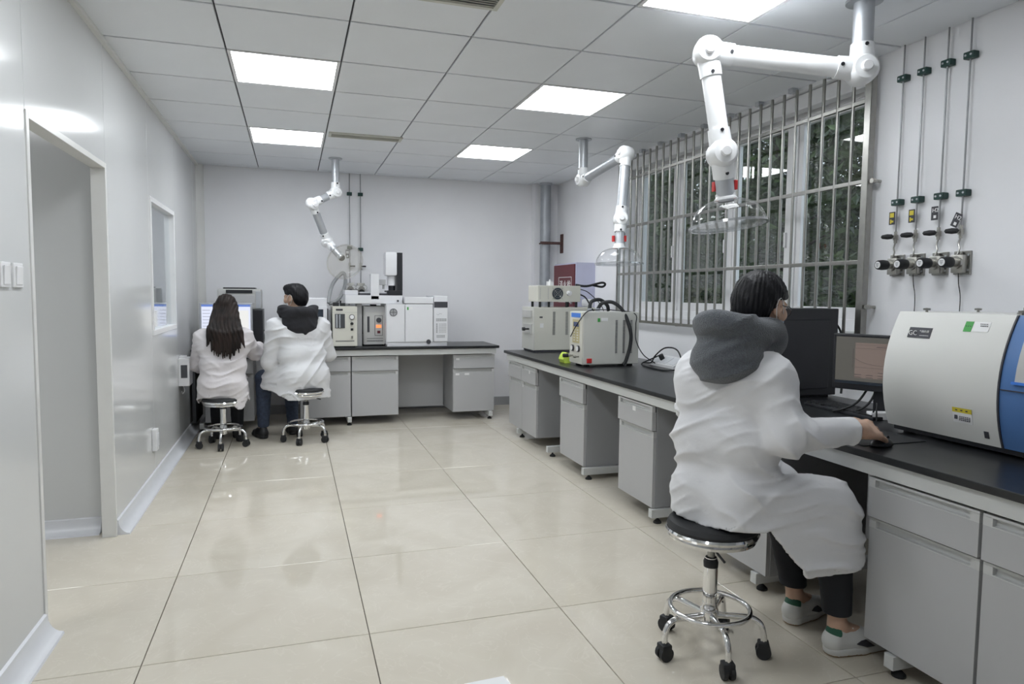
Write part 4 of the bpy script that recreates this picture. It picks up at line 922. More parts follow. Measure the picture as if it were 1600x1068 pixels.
# ---- window bench: far cream analysers
def side_items():
    # big cream box: front (with valves) faces the aisle, its vented side faces down the room
    t = empty('reactor_analyser', (2.15, 6.0, T), label='large cream analyser cabinet with two columns of louvres, at the back end of the bench', cat='lab instrument')
    zt = ony(833, 480, 5.97).z - T
    part('housing', MB().box(0.0, 0.62, 0.0, 0.34, 0.018, zt, bev=0.006), 'cream', t); part('base', MB().box(0.01, 0.61, 0.01, 0.33, 0, 0.018), 'ink', t)
    part('front_edge', MB().box(-0.006, 0.0, 0.0, 0.34, 0.018, zt, bev=0.002), 'cream2', t)
    for x in (0.17, 0.30): part('louvre_column', rows(MB(), x, x+0.05, 0.16, zt-0.04, 1, 20, -0.002, 0.0, 0.5), 'ink', t)
    part('name_plate', MB().box(0.05, 0.08, -0.002, 0, zt-0.10, zt-0.085), 'ink', t); part('paper_label', MB().box(0.055, 0.09, -0.0015, 0, zt-0.19, zt-0.15), 'paper', t)
    fr = part('front_fittings', MB().box(-0.02, -0.006, 0.05, 0.30, zt-0.10, zt-0.03, bev=0.002).box(-0.016, -0.006, 0.05, 0.28, 0.17, 0.26), 'greyinst', t)
    part('valve_knob', MB().cyl((-0.02, 0.10, 0.215), (-0.07, 0.10, 0.215), 0.008, n=10).cyl((-0.06, 0.10, 0.215), (-0.085, 0.10, 0.215), 0.017, n=14), 'rubber', fr, True)
    # power unit on legs on top
    z0 = zt+0.055; t2 = empty('fan_unit', (2.19, 6.02, T+zt), label='cream electronics unit with a round fan, on black legs', cat='lab instrument')
    part('housing', MB().box(0.0, 0.43, 0.0, 0.28, 0.052, 0.205, bev=0.005), 'cream', t2)
    for (x, y) in ((0.03, 0.03), (0.12, 0.03), (0.30, 0.03), (0.40, 0.03), (0.03, 0.24), (0.40, 0.24)): part('foot', MB().cyl((x, y, 0), (x, y, 0.053), 0.012, n=12), 'rubber', t2, True)
    fn = part('fan', MB().cyl((0.195, 0.0, 0.13), (0.195, -0.004, 0.13), 0.056, n=32), 'display', t2)
    gd = MB()
    for r_ in (0.02, 0.037, 0.055): gd.tube([(0.195+r_*math.cos(q), -0.006, 0.13+r_*math.sin(q)) for q in [2*PI*k/28 for k in range(28)]], 0.0015, 5, closed=True)
    for q in (PI/4, -PI/4): gd.box(-0.075, 0.075, -0.0065, -0.0045, -0.0015, 0.0015, M=Matrix.Translation((0.195, 0, 0.13)) @ Matrix.Rotation(q, 4, 'Y'))
    part('fan_guard', gd, 'steel', fn, True)
    part('dial', MB().cyl((0.31, 0.0, 0.135), (0.31, -0.02, 0.135), 0.024, n=20).cyl((0.31, -0.02, 0.135), (0.31, -0.03, 0.135), 0.012, n=14), 'white', t2, True)
    for x in (0.015, 0.095): part('louvre_column', rows(MB(), x, x+0.012, 0.075, 0.185, 1, 12, -0.0015, 0, 0.5), 'cab_dark', t2)
    for k, z in enumerate((0.175, 0.125, 0.075)): part('socket', MB().cyl((0.43, 0.06, z), (0.45, 0.06, z), 0.017, n=16), 'brass', t2, True)
    part('cable', MB().tube(spline([(0.45, 0.06, 0.125), (0.50, 0.03, 0.09), (0.55, -0.02, -0.02), (0.59, -0.10, -0.10)], 6), 0.007, 8), 'rubber', t2, True)
    part('cable', MB().tube(spline([(0.45, 0.06, 0.175), (0.53, 0.03, 0.14), (0.64, -0.02, 0.02), (0.66, -0.08, -0.10)], 6), 0.004, 8), 'rubber', t2, True)
    part('cable_coil', MB().tube(spline([(0.42, 0.10, 0.216), (0.53, 0.08, 0.205), (0.68, 0.07, 0.24), (0.72, 0.07, 0.225), (0.69, 0.08, 0.20), (0.60, 0.09, 0.215)], 6), 0.011, 8), 'rubber', t2, True)
    part('valve_cap', MB().cyl((0.155, 0.10, 0.205), (0.155, 0.10, 0.24), 0.016, n=12).cyl((0.155, 0.10, 0.195), (0.155, 0.10, 0.265), 0.010, n=10).box(0.12, 0.19, 0.095, 0.105, 0.195, 0.245), 'white', t2, True)
    # pump housing behind
    t3 = empty('pump_housing', (2.72, 5.80, T), label='rounded pale grey pump housing behind the louvred analyser', cat='lab instrument')
    part('housing', MB().box(0.06, 0.142, 0.40, 0.60, 0.0, 0.42, bev=0.02), 'cream2', t3, True); part('lid', MB().box(0.065, 0.135, 0.41, 0.59, 0.42, 0.50, bev=0.03), 'inst_white', t3, True)
    # wall cabinet in the corner: maroon front towards the room, white lettering
    xf = 2.80; ya = onx(900, 414, xf).y; yb = onx(867, 414, xf).y; zt2 = onx(884, 413, xf).z; zb2 = zt2-0.62
    c = empty('wall_cabinet', (xf, (ya+yb)/2, zb2), label='pale wall cabinet with a maroon front and white Chinese lettering, behind the cream analysers', cat='cabinet')
    part('housing', MB().box(xf, XR, ya, yb, zb2, zt2+0.012, bev=0.003), 'lavender', c, world=True)
    fp = part('front_door', MB().box(xf-0.012, xf, ya+0.012, yb-0.006, zb2+0.012, zt2-0.004, bev=0.002), 'darkred', c, world=True)
    p0 = onx(893, 432, xf-0.012); p1 = onx(873, 433, xf-0.012); w_ = p1.y-p0.y; xx = xf-0.0135; pr = MB()
    for k, ch in enumerate('消火栓'):
        q = text_mb(ch, w_*0.26, (xx, p1.y-w_*(0.08+0.30*k), p0.z-w_*0.32), (0, -1, 0), (0, 0, 1)); pr.add(q.v, q.f)
        q = text_mb('消火栓'[k], w_*0.24, (xx, p1.y-w_*(0.08+0.30*k), p0.z-w_*0.64), (0, -1, 0), (0, 0, 1)); pr.add(q.v, q.f)
    for (u0, u1, v0, v1) in ((p0.y, p1.y, p0.z-0.006, p0.z), (p0.y, p0.y+0.006, p0.z-w_*0.75, p0.z), (p1.y-0.006, p1.y, p0.z-w_*0.75, p0.z), (p0.y, p1.y, p0.z-w_*0.75, p0.z-w_*0.75+0.006)): pr.box(xx-0.0005, xx+0.0015, u0, u1, v0, v1)
    part('lettering', pr, 'white_ink', fp, world=True)
    part('door_handle', MB().box(xf-0.03, xf-0.012, ya+0.05, ya+0.07, zb2+0.20, zb2+0.32, bev=0.004), 'alu', fp, world=True)
    # nearer generator: front faces the aisle, side with louvres faces down the room
    t = empty('purge_generator', (2.075, 4.70, T), label='cream gas generator with three louvre columns and thick black hoses', cat='gas generator')
    zt = ony(906, 487, 4.70).z-T; dx = 0.465; dy = 0.25
    part('housing', MB().box(0.0, dx, 0.0, dy, 0.018, zt, bev=0.006), 'cream2', t); 
    for (x, y) in ((0.05, 0.05), (dx-0.05, 0.05), (0.05, dy-0.05), (dx-0.05, dy-0.05)): part('foot', MB().cyl((x, y, 0), (x, y, 0.02), 0.022, n=14), 'rubber', t)
    fp = part('front_panel', MB().box(-0.008, 0.0, 0.004, dy-0.004, 0.02, zt-0.004, bev=0.002), 'cream', t)
    part('blue_label', MB().box(-0.0095, -0.008, 0.04, 0.215, zt-0.045, zt-0.012), 'bluesticker', fp)
    kp = part('keypad', MB().box(-0.010, -0.008, 0.055, 0.185, zt-0.24, zt-0.06), 'keypad', fp); part('lcd', MB().box(-0.012, -0.010, 0.07, 0.165, zt-0.115, zt-0.08), 'display_blue', kp)
    part('key_legends', xrows(MB(), 0.06, 0.18, zt-0.23, zt-0.13, 2, 5, -0.011, -0.010, 0.5), 'cream', kp)
    for y in (0.065, 0.175):
        g = part('gauge', MB().cyl((-0.008, y, 0.135), (-0.022, y, 0.135), 0.024, n=20), 'ink', fp, True); part('gauge_dial', MB().cyl((-0.022, y, 0.135), (-0.0235, y, 0.135), 0.020, n=20), 'paper', g)
        part('outlet', MB().cyl((-0.008, y, 0.075), (-0.05, y, 0.075), 0.006, n=10).cyl((-0.03, y, 0.075), (-0.045, y, 0.075), 0.011, n=8), 'brass', fp, True)
    part('valve_knob', MB().cyl((-0.05, 0.175, 0.075), (-0.09, 0.175, 0.075), 0.015, n=14), 'rubber', fp, True)
    part('power_switch', MB().box(0.03, 0.07, -0.008, 0.0, 0.03, 0.065, bev=0.002), 'red', t)
    part('sticker', MB().box(0.115, 0.135, -0.0015, 0, zt-0.075, zt-0.048), 'green', t); part('paper_label', MB().box(0.145, 0.20, -0.0015, 0, zt-0.07, zt-0.045), 'paper', t)
    for x in (0.255, 0.318, 0.380): part('louvre_column', rows(MB(), x, x+0.036, 0.10, zt-0.06, 1, 24, -0.002, 0.0, 0.5), 'ink', t)
    for x in (0.17, 0.10): part('hose_port', MB().cyl((x, 0.12, zt), (x, 0.12, zt+0.025), 0.018, n=14), 'alu', t, True)
    part('hose', MB().tube(spline([(0.17, 0.12, zt+0.02), (0.20, 0.10, zt+0.065), (0.27, 0.06, zt+0.07), (0.34, 0.02, zt+0.0), (0.375, -0.03, zt-0.14), (0.378, -0.03, 0.17), (0.345, -0.03, 0.05), (0.325, -0.025, 0.016)], 7), 0.014, 10), 'rubber', t, True)
    part('hose', MB().tube(spline([(0.10, 0.12, zt+0.02), (0.12, 0.13, zt+0.075), (0.20, 0.15, zt+0.09), (0.27, 0.17, zt+0.05), (0.29, 0.18, zt+0.005)], 7), 0.014, 10), 'rubber', t, True)
    part('cable', MB().tube(spline([(0.30, 0.2, zt+0.01), (0.12, 0.02, zt+0.015), (0.02, -0.01, zt-0.0), (-0.03, 0.06, zt-0.10), (-0.02, 0.20, 0.22)], 7), 0.004, 6), 'rubber', t, True)
    part('cable', MB().tube(spline([(0.30, 0.20, zt+0.012), (0.42, 0.0, zt-0.01), (0.43, -0.012, zt-0.10), (0.435, -0.012, 0.20), (0.49, -0.03, 0.09), (0.60, -0.02, 0.02)], 7), 0.004, 6), 'rubber', t, True)
    tag(part('cleaning_cloth', MB().prism([(0, 0), (0.05, 0.0), (0.055, 0.03), (0.04, 0.075), (0.02, 0.085), (0.0, 0.06), (-0.012, 0.03)], (2.045, 4.99, T+0.001), (1, 0, 0), (0, 0, 1), (0, 0.10, 0)), 'lime', loc=(2.05, 5.03, T)), 'crumpled lime yellow cloth beside the generator with black hoses', 'cloth')
    # power strip with looped cable
    t = empty('power_socket_box', (2.68, 4.42, T), label='white sloping bench socket box with a black plug', cat='socket')
    part('housing', MB().prism([(0, 0), (0.0, 0.02), (0.10, 0.075), (0.12, 0.075), (0.12, 0)], (0, 0, 0), (1, 0, 0), (0, 0, 1), (0, 0.36, 0)), 'white', t)
    sl = Matrix.Rotation(-math.atan2(0.055, 0.10), 4, 'Y')
    for k in range(3): part('socket_plate', MB().box(0.012, 0.10, 0.02+0.115*k, 0.115+0.115*k, 0.0, 0.004, bev=0.001, M=Matrix.Translation((0.0, 0, 0.020)) @ sl), 'cove', t)
    part('plug', MB().cyl((0.055, 0.25, 0.05), (0.035, 0.25, 0.085), 0.020, n=14), 'rubber', t, True)
    part('cable', MB().tube(spline([(0.035, 0.25, 0.085), (-0.03, 0.28, 0.05), (-0.10, 0.30, 0.012), (-0.14, 0.10, 0.006), (-0.12, -0.10, 0.006), (-0.02, -0.14, 0.03), (0.02, -0.02, 0.14), (0.0, 0.12, 0.15), (-0.01, 0.25, 0.08), (0.0, 0.33, 0.02), (0.0, 0.45, 0.006)], 7), 0.0055, 8), 'rubber', t, True)
side_items()

# ---- near end of the window bench: tower, monitor, keyboard, mouse, the large white and blue analyser
HAND_W = onz(1338, 671, 0.860); HAND_D = Vector((0.98, 0.18, -0.07)).normalized()
def near_items():
    t = empty('computer_tower', (2.72, 3.05, T), 0.0, 'black computer tower with an embossed side panel beside the lit monitor', 'computer', 'computer towers')
    a = ony(1222, 482, 3.0); b = ony(1311, 482, 3.0); zt = b.z-T
    x0 = b.x-0.46; x1 = b.x
    M0 = Vector((0, 0, 0))
    cs = part('case', MB().box(x0, x1, 3.0, 3.2, T+0.012, T+zt, bev=0.005), 'black', t, world=True)
    part('side_emboss', MB().box(x0+0.05, x1-0.055, 2.994, 3.0, T+0.05, T+zt-0.06, bev=0.004), 'black', cs, world=True)
    part('foot', MB().box(x0+0.03, x1-0.03, 3.02, 3.18, T, T+0.012), 'rubber', t, world=True)
    part('cable', MB().tube(spline([(x1, 3.1, T+zt-0.06), (x1+0.04, 3.08, T+zt-0.07), (x1+0.07, 3.05, T+zt-0.14), (x1+0.05, 3.0, T+0.2), (x1+0.02, 2.98, T+0.02)], 6), 0.006, 8), 'rubber', t, True, True)
    # monitor: faces the operator
    ml = atd(1304, 560, 3.36); mr = Vector((2.88, 2.22, 0))
    th = math.atan2(-(0.62), 0.35)
    pl = atd(1303, 520, 3.22); 
    dirv = Vector((0.22, -0.44, 0)).normalized(); nrm = Vector((dirv.y, -dirv.x, 0)); nrm = nrm if nrm.dot(Vector((-1, 0, 0))) > 0 else -nrm
    ztop = pl.z; zbot = atd(1300, 606, 3.22).z; w_ = 0.44; hgt = ztop-zbot
    base = Vector((pl.x, pl.y, 0))+dirv*(w_/2)
    t = empty('monitor', (base.x, base.y, T), label='black monitor showing a beige chromatogram report', cat='monitor', group='computer monitors')
    Mm = Matrix.Translation((base.x, base.y, 0)) @ Matrix((( dirv.x, -nrm.x, 0, 0), (dirv.y, -nrm.y, 0, 0), (0, 0, 1, 0), (0, 0, 0, 1)))
    def bx(name, m, x0, x1, y0, y1, z0, z1, par, bev=0.0): return part(name, MB().box(x0, x1, y0, y1, z0, z1, bev, M=Mm), m, par, world=True)
    bx('bezel', 'black', -w_/2, w_/2, 0.0, 0.035, zbot, ztop, t, 0.005)
    s = bx('screen', 'screen_grey', -w_/2+0.014, w_/2-0.014, -0.002, 0.0, zbot+0.028, ztop-0.014, t)
    za, zb_ = zbot+0.028, ztop-0.014; hh = zb_-za
    bx('report_page', 'screen_pink', -w_/2+0.10, w_/2-0.10, -0.003, -0.002, za+0.03, zb_-0.025, s)
    tx = MB()
    for (p, q, r_, u_) in ((-0.13, 0.13, 0.84, 0.845), (-0.03, 0.03, 0.80, 0.815), (-0.12, 0.12, 0.765, 0.77), (-0.13, -0.128, 0.36, 0.75), (-0.13, 0.13, 0.36, 0.365), (-0.02, 0.03, 0.265, 0.28)): tx.box(p, q, -0.004, -0.003, za+hh*r_, za+hh*u_, M=Mm)
    for k in range(5):
        for j in range(2): tx.box(-0.12+0.05*k, -0.09+0.05*k, -0.004, -0.003, za+hh*(0.20-0.05*j), za+hh*(0.215-0.05*j), M=Mm)
    tx.tube([Mm @ Vector((-0.12+0.02*k, -0.0035, za+hh*(0.55-0.14*(1-math.exp(-k*0.5))))) for k in range(12)], 0.0008, 4)
    part('print', tx, 'screen_ink', s, world=True); bx('task_bar', 'display', -w_/2+0.014, w_/2-0.014, -0.003, -0.002, za, za+0.014, s)
    bx('stand', 'black', -0.045, 0.045, 0.03, 0.06, T+0.012, zbot+0.12, t, 0.003); bx('foot', 'black', -0.10, 0.06, 0.0, 0.14, T, T+0.014, t, 0.004)
    for k in range(2): part('cable', MB().tube(spline([Mm @ Vector((-0.02-0.03*k, 0.05, zbot+0.06)), Mm @ Vector((-0.06-0.05*k, 0.02, T+0.06)), Mm @ Vector((-0.14-0.06*k, 0.0, T+0.010)), Mm @ Vector((-0.24, 0.06+0.04*k, T+0.006))], 6), 0.005, 8), 'rubber', t, True, True)
    # keyboard
    k0 = onz(1263, 634, T); k1 = onz(1352, 655, T); dv = (k1-k0).normalized(); L = 0.45; nv = Vector((dv.y, -dv.x, 0)); nv = nv if nv.x > 0 else -nv
    kc = (k0+k1)/2+nv*0.075
    t = empty('keyboard', (kc.x, kc.y, T), math.atan2(dv.y, dv.x), 'black keyboard in front of the lit monitor', 'keyboard')
    part('body', MB().box(-L/2, L/2, -0.07, 0.075, 0.0, 0.016, bev=0.004), 'black', t)
    kb = MB()
    for r_ in range(6):
        n = 18 if r_ else 12
        for c_ in range(n):
            if r_ == 0 and 3 <= c_ <= 6: continue
            x = -L/2+0.012+(L-0.024)*(c_+0.5)/n; y = -0.058+0.0235*r_
            kb.box(x-(L-0.024)/n*0.43, x+(L-0.024)/n*0.43, y-0.009, y+0.009, 0.016, 0.023)
    o = part('keys', kb, 'rubber', t); part('lights', MB().box(0.15, 0.21, 0.064, 0.072, 0.016, 0.0175), 'cab_dark', t)
    # mouse and mat
    hm = Vector(HAND_W)+Vector(HAND_D)*0.150; hm.z = T
    tag(part('mouse_mat', MB().box(2.0, 2.30, 1.965, 2.20, T+0.0005, T+0.0035, bev=0.001), 'rubber', loc=(2.16, 2.08, T)), 'thin black mouse mat under the hand', 'mouse mat')
    t = empty('computer_mouse', (hm.x, hm.y, T+0.0037), 0.12, 'black computer mouse under the hand of the man with the grey hood', 'mouse')
    mbs = MB().sphere((0, 0, 0.004), 0.030, 18, 10, (1.75, 1.0, 0.85)); mbs.v = [(x, y, max(z, 0.0)) for x, y, z in mbs.v]; part('body', mbs, 'black', t, True); part('wheel', MB().cyl((0.028, -0.004, 0.027), (0.028, 0.004, 0.027), 0.008, n=12), 'rubber', t, True)
    ps = onz(1378, 655, T); t = empty('socket_strip', (ps.x, ps.y, T), -0.35, 'white socket strip with black leads behind the keyboard', 'socket')
    part('housing', MB().box(-0.06, 0.10, -0.025, 0.025, 0, 0.035, bev=0.005), 'white', t)
    for k in range(2): part('lead', MB().tube(spline([(-0.05+0.06*k, -0.02, 0.035), (-0.05+0.06*k, -0.05, 0.08), (-0.06+0.06*k, -0.07, 0.05), (-0.06+0.06*k, -0.075, 0.006)], 5), 0.004, 6), 'rubber', t, True)
    # large analyser: convex white front towards the aisle, blue control section next to it
    y1 = 2.185; ys = 1.705; y0 = 1.18
    pb = onz(1392, 676, T+0.03); xf = 2.305
    ztop = onx(1478, 489, xf+0.03).z
    t = empty('large_analyser', (2.5, 1.7, T), label='large white analyser with convex front and blue control section', cat='lab instrument')
    def prof(z): u = (z-T-0.03)/(ztop-T-0.03); return xf + 0.075*(u-0.42)**2/0.34 - 0.004*0
    N = 14; zs = [T+0.03+(ztop-T-0.03)*k/N for k in range(N+1)]
    poly = [(prof(z), z) for z in zs]+[(2.78, ztop), (2.78, T+0.03)]
    part('white_front', MB().prism(poly, (0, ys+0.003, 0), (1, 0, 0), (0, 0, 1), (0, y1-ys-0.003, 0)), 'gc', t, True, True)
    poly2 = [(prof(z)+0.004, z) for z in zs]+[(2.78, ztop-0.004), (2.78, T+0.03)]
    bl = part('blue_section', MB().prism(poly2, (0, y0, 0), (1, 0, 0), (0, 0, 1), (0, ys-0.003-y0, 0)), 'blue', t, True, True)
    part('base', MB().box(xf+0.05, 2.76, y0+0.02, y1-0.02, T+0.012, T+0.03), 'black', t, world=True)
    for (x, y) in ((xf+0.09, y1-0.06), (xf+0.09, y0+0.06), (2.70, y1-0.06), (2.70, y0+0.06)): part('foot', MB().cyl((x, y, T), (x, y, T+0.013), 0.022, n=14), 'rubber', t, False, True)
    def onfront(name, m, ya, yb, za, zb, par, out=0.0015, sub=4):
        """a thin plate that follows the curved front"""
        b = MB(); 
        for k in range(sub):
            z_a = za+(zb-za)*k/sub; z_b = za+(zb-za)*(k+1)/sub
            xa, xb = prof(z_a), prof(z_b)
            b.add([(xa-out, ya, z_a), (xa-out, yb, z_a), (xb-out, yb, z_b), (xb-out, ya, z_b), (xa+0.006, ya, z_a), (xa+0.006, yb, z_a), (xb+0.006, yb, z_b), (xb+0.006, ya, z_b)],
                  [(0, 1, 2, 3), (4, 7, 6, 5), (0, 4, 5, 1), (1, 5, 6, 2), (2, 6, 7, 3), (3, 7, 4, 0)])
        return part(name, b, m, par, world=True)
    hgt = ztop-T-0.03
    np_ = onfront('name_plate', 'ink', 2.005, 2.105, ztop-0.10, ztop-0.06, t, 0.002)
    def lett(s, size, y, z, m, par): return part('lettering', text_mb(s, size, (prof(z)-0.0032, y, z), (0, -1, 0), (0.02, 0, 1)), m, par, world=True)
    lett('GC', 0.027, 2.101, ztop-0.090, 'white_ink', np_); lett('气相色谱', 0.0105, 2.054, ztop-0.078, 'white_ink', np_)
    part('small_print', xrows(MB(), 2.012, 2.052, ztop-0.092, ztop-0.088, 10, 1, prof(ztop-0.09)-0.0026, prof(ztop-0.09)-0.0019, 0.7), 'white_ink', np_, world=True)
    sk = onfront('green_sticker', 'green', 1.85, 1.88, ztop-0.065, ztop-0.028, t); part('sticker_print', xrows(MB(), 1.853, 1.877, ztop-0.06, ztop-0.034, 3, 1, prof(ztop-0.045)-0.0024, prof(ztop-0.045)-0.0014, 0.3), 'ink', sk, world=True)
    pl_ = onfront('paper_label', 'paper', 1.785, 1.847, ztop-0.063, ztop-0.028, t); part('label_print', xrows(MB(), 1.79, 1.82, ztop-0.06, ztop-0.032, 5, 4, prof(ztop-0.045)-0.0026, prof(ztop-0.045)-0.0014, 0.5), 'ink', pl_, world=True)
    zl = T+0.03+0.085
    wl = onfront('warning_label', 'paper', 1.80, 1.875, zl-0.02, zl+0.035, t); yl = onfront('yellow_band', 'yellow', 1.80, 1.875, zl+0.018, zl+0.035, wl, 0.0022, 1)
    part('label_print', xrows(MB(), 1.805, 1.85, zl-0.012, zl+0.012, 6, 4, prof(zl)-0.003, prof(zl)-0.0014, 0.6).box(prof(zl)-0.003, prof(zl)-0.0014, 1.856, 1.868, zl-0.008, zl+0.010), 'ink', wl, world=True)
    part('warning_marks', xrows(MB(), 1.808, 1.868, zl+0.021, zl+0.032, 3, 1, prof(zl+0.027)-0.0035, prof(zl+0.027)-0.002, 0.35), 'ink', yl, world=True)
    onfront('logo_badge', 'ink', 1.745, 1.762, T+0.055, T+0.08, t)
    # blue section: grey keypad window with display
    gp = onfront('control_panel', 'greyinst', y0+0.03, ys-0.055, T+0.03+hgt*0.52, ztop-0.04, bl, 0.003); onfront('panel_lip', 'bluesticker', y0+0.02, ys-0.045, T+0.03+hgt*0.50, T+0.03+hgt*0.52, bl, 0.006, 1)
    onfront('display', 'display', y0+0.10, ys-0.095, ztop-0.16, ztop-0.075, gp, 0.006); kb = onfront('power_key', 'white', ys-0.125, ys-0.100, ztop-0.215, ztop-0.19, gp, 0.006, 1)
    part('key_symbol', MB().cyl((prof(ztop-0.2)-0.0075, ys-0.1125, ztop-0.2025), (prof(ztop-0.2)-0.006, ys-0.1125, ztop-0.2025), 0.007, n=14), 'bluesticker', kb, False, True)
    part('door_seam', MB().box(prof(T+0.03+hgt*0.45)-0.001, prof(T+0.03+hgt*0.45)+0.01, y0+0.004, ys-0.006, T+0.03+hgt*0.45-0.0015, T+0.03+hgt*0.45+0.0015), 'ink', bl, world=True)
    part('section_joint', MB().prism([(x-0.001, z) for x, z in poly[:N+1]]+[(poly[N][0]+0.01, ztop), (poly[0][0]+0.01, T+0.03)], (0, ys-0.003, 0), (1, 0, 0), (0, 0, 1), (0, 0.006, 0)), 'ink', t, True, True)
    for (x, y) in ((2.40, 2.08), (2.62, 1.84), (2.42, 1.72), (2.70, 2.10)):
        part('thumb_screw', MB().lathe([(0.005, 0), (0.005, 0.008), (0.013, 0.009), (0.013, 0.016), (0.0, 0.018)], (x, y, ztop-0.001), n=16), 'steel', t, True, True)
    part('injector_nut', MB().lathe([(0.03, 0), (0.03, 0.008), (0.012, 0.010), (0.012, 0.026), (0.0, 0.028)], (2.50, 1.76, ztop-0.001), n=20), 'steel', t, True, True)
    tb = empty('detector_unit', (2.62, 1.55, ztop-0.004), label='small grey electronics box on top of the blue section', cat='lab instrument')
    part('housing', MB().box(-0.10, 0.10, -0.22, 0.055, 0.0, 0.13, bev=0.004), 'cream2', tb); part('name_strip', MB().box(-0.1015, -0.10, -0.02, 0.035, 0.03, 0.04), 'shoegreen', tb)
    part('cable', MB().tube(spline([(-0.04, 0.055, 0.05), (-0.05, 0.09, 0.06), (-0.06, 0.12, 0.04), (-0.07, 0.125, 0.005)], 5), 0.006, 8), 'rubber', tb, True)
near_items()

# small white carton on the floor at the near edge
tag(part('foam_lid', MB().prism([(0.0, 0.0), (0.05, -0.002), (0.16, 0.0), (0.17, 0.05), (0.16, 0.2), (0.02, 0.21), (-0.01, 0.1)], (0.545, 1.955, 0.0), (1, 0.12, 0), (-0.12, 1, 0), (0, 0, 0.012)), 'paper', loc=(0.66, 2.08, 0)), 'white sheet of foam lying on the beige tiles', 'foam sheet')

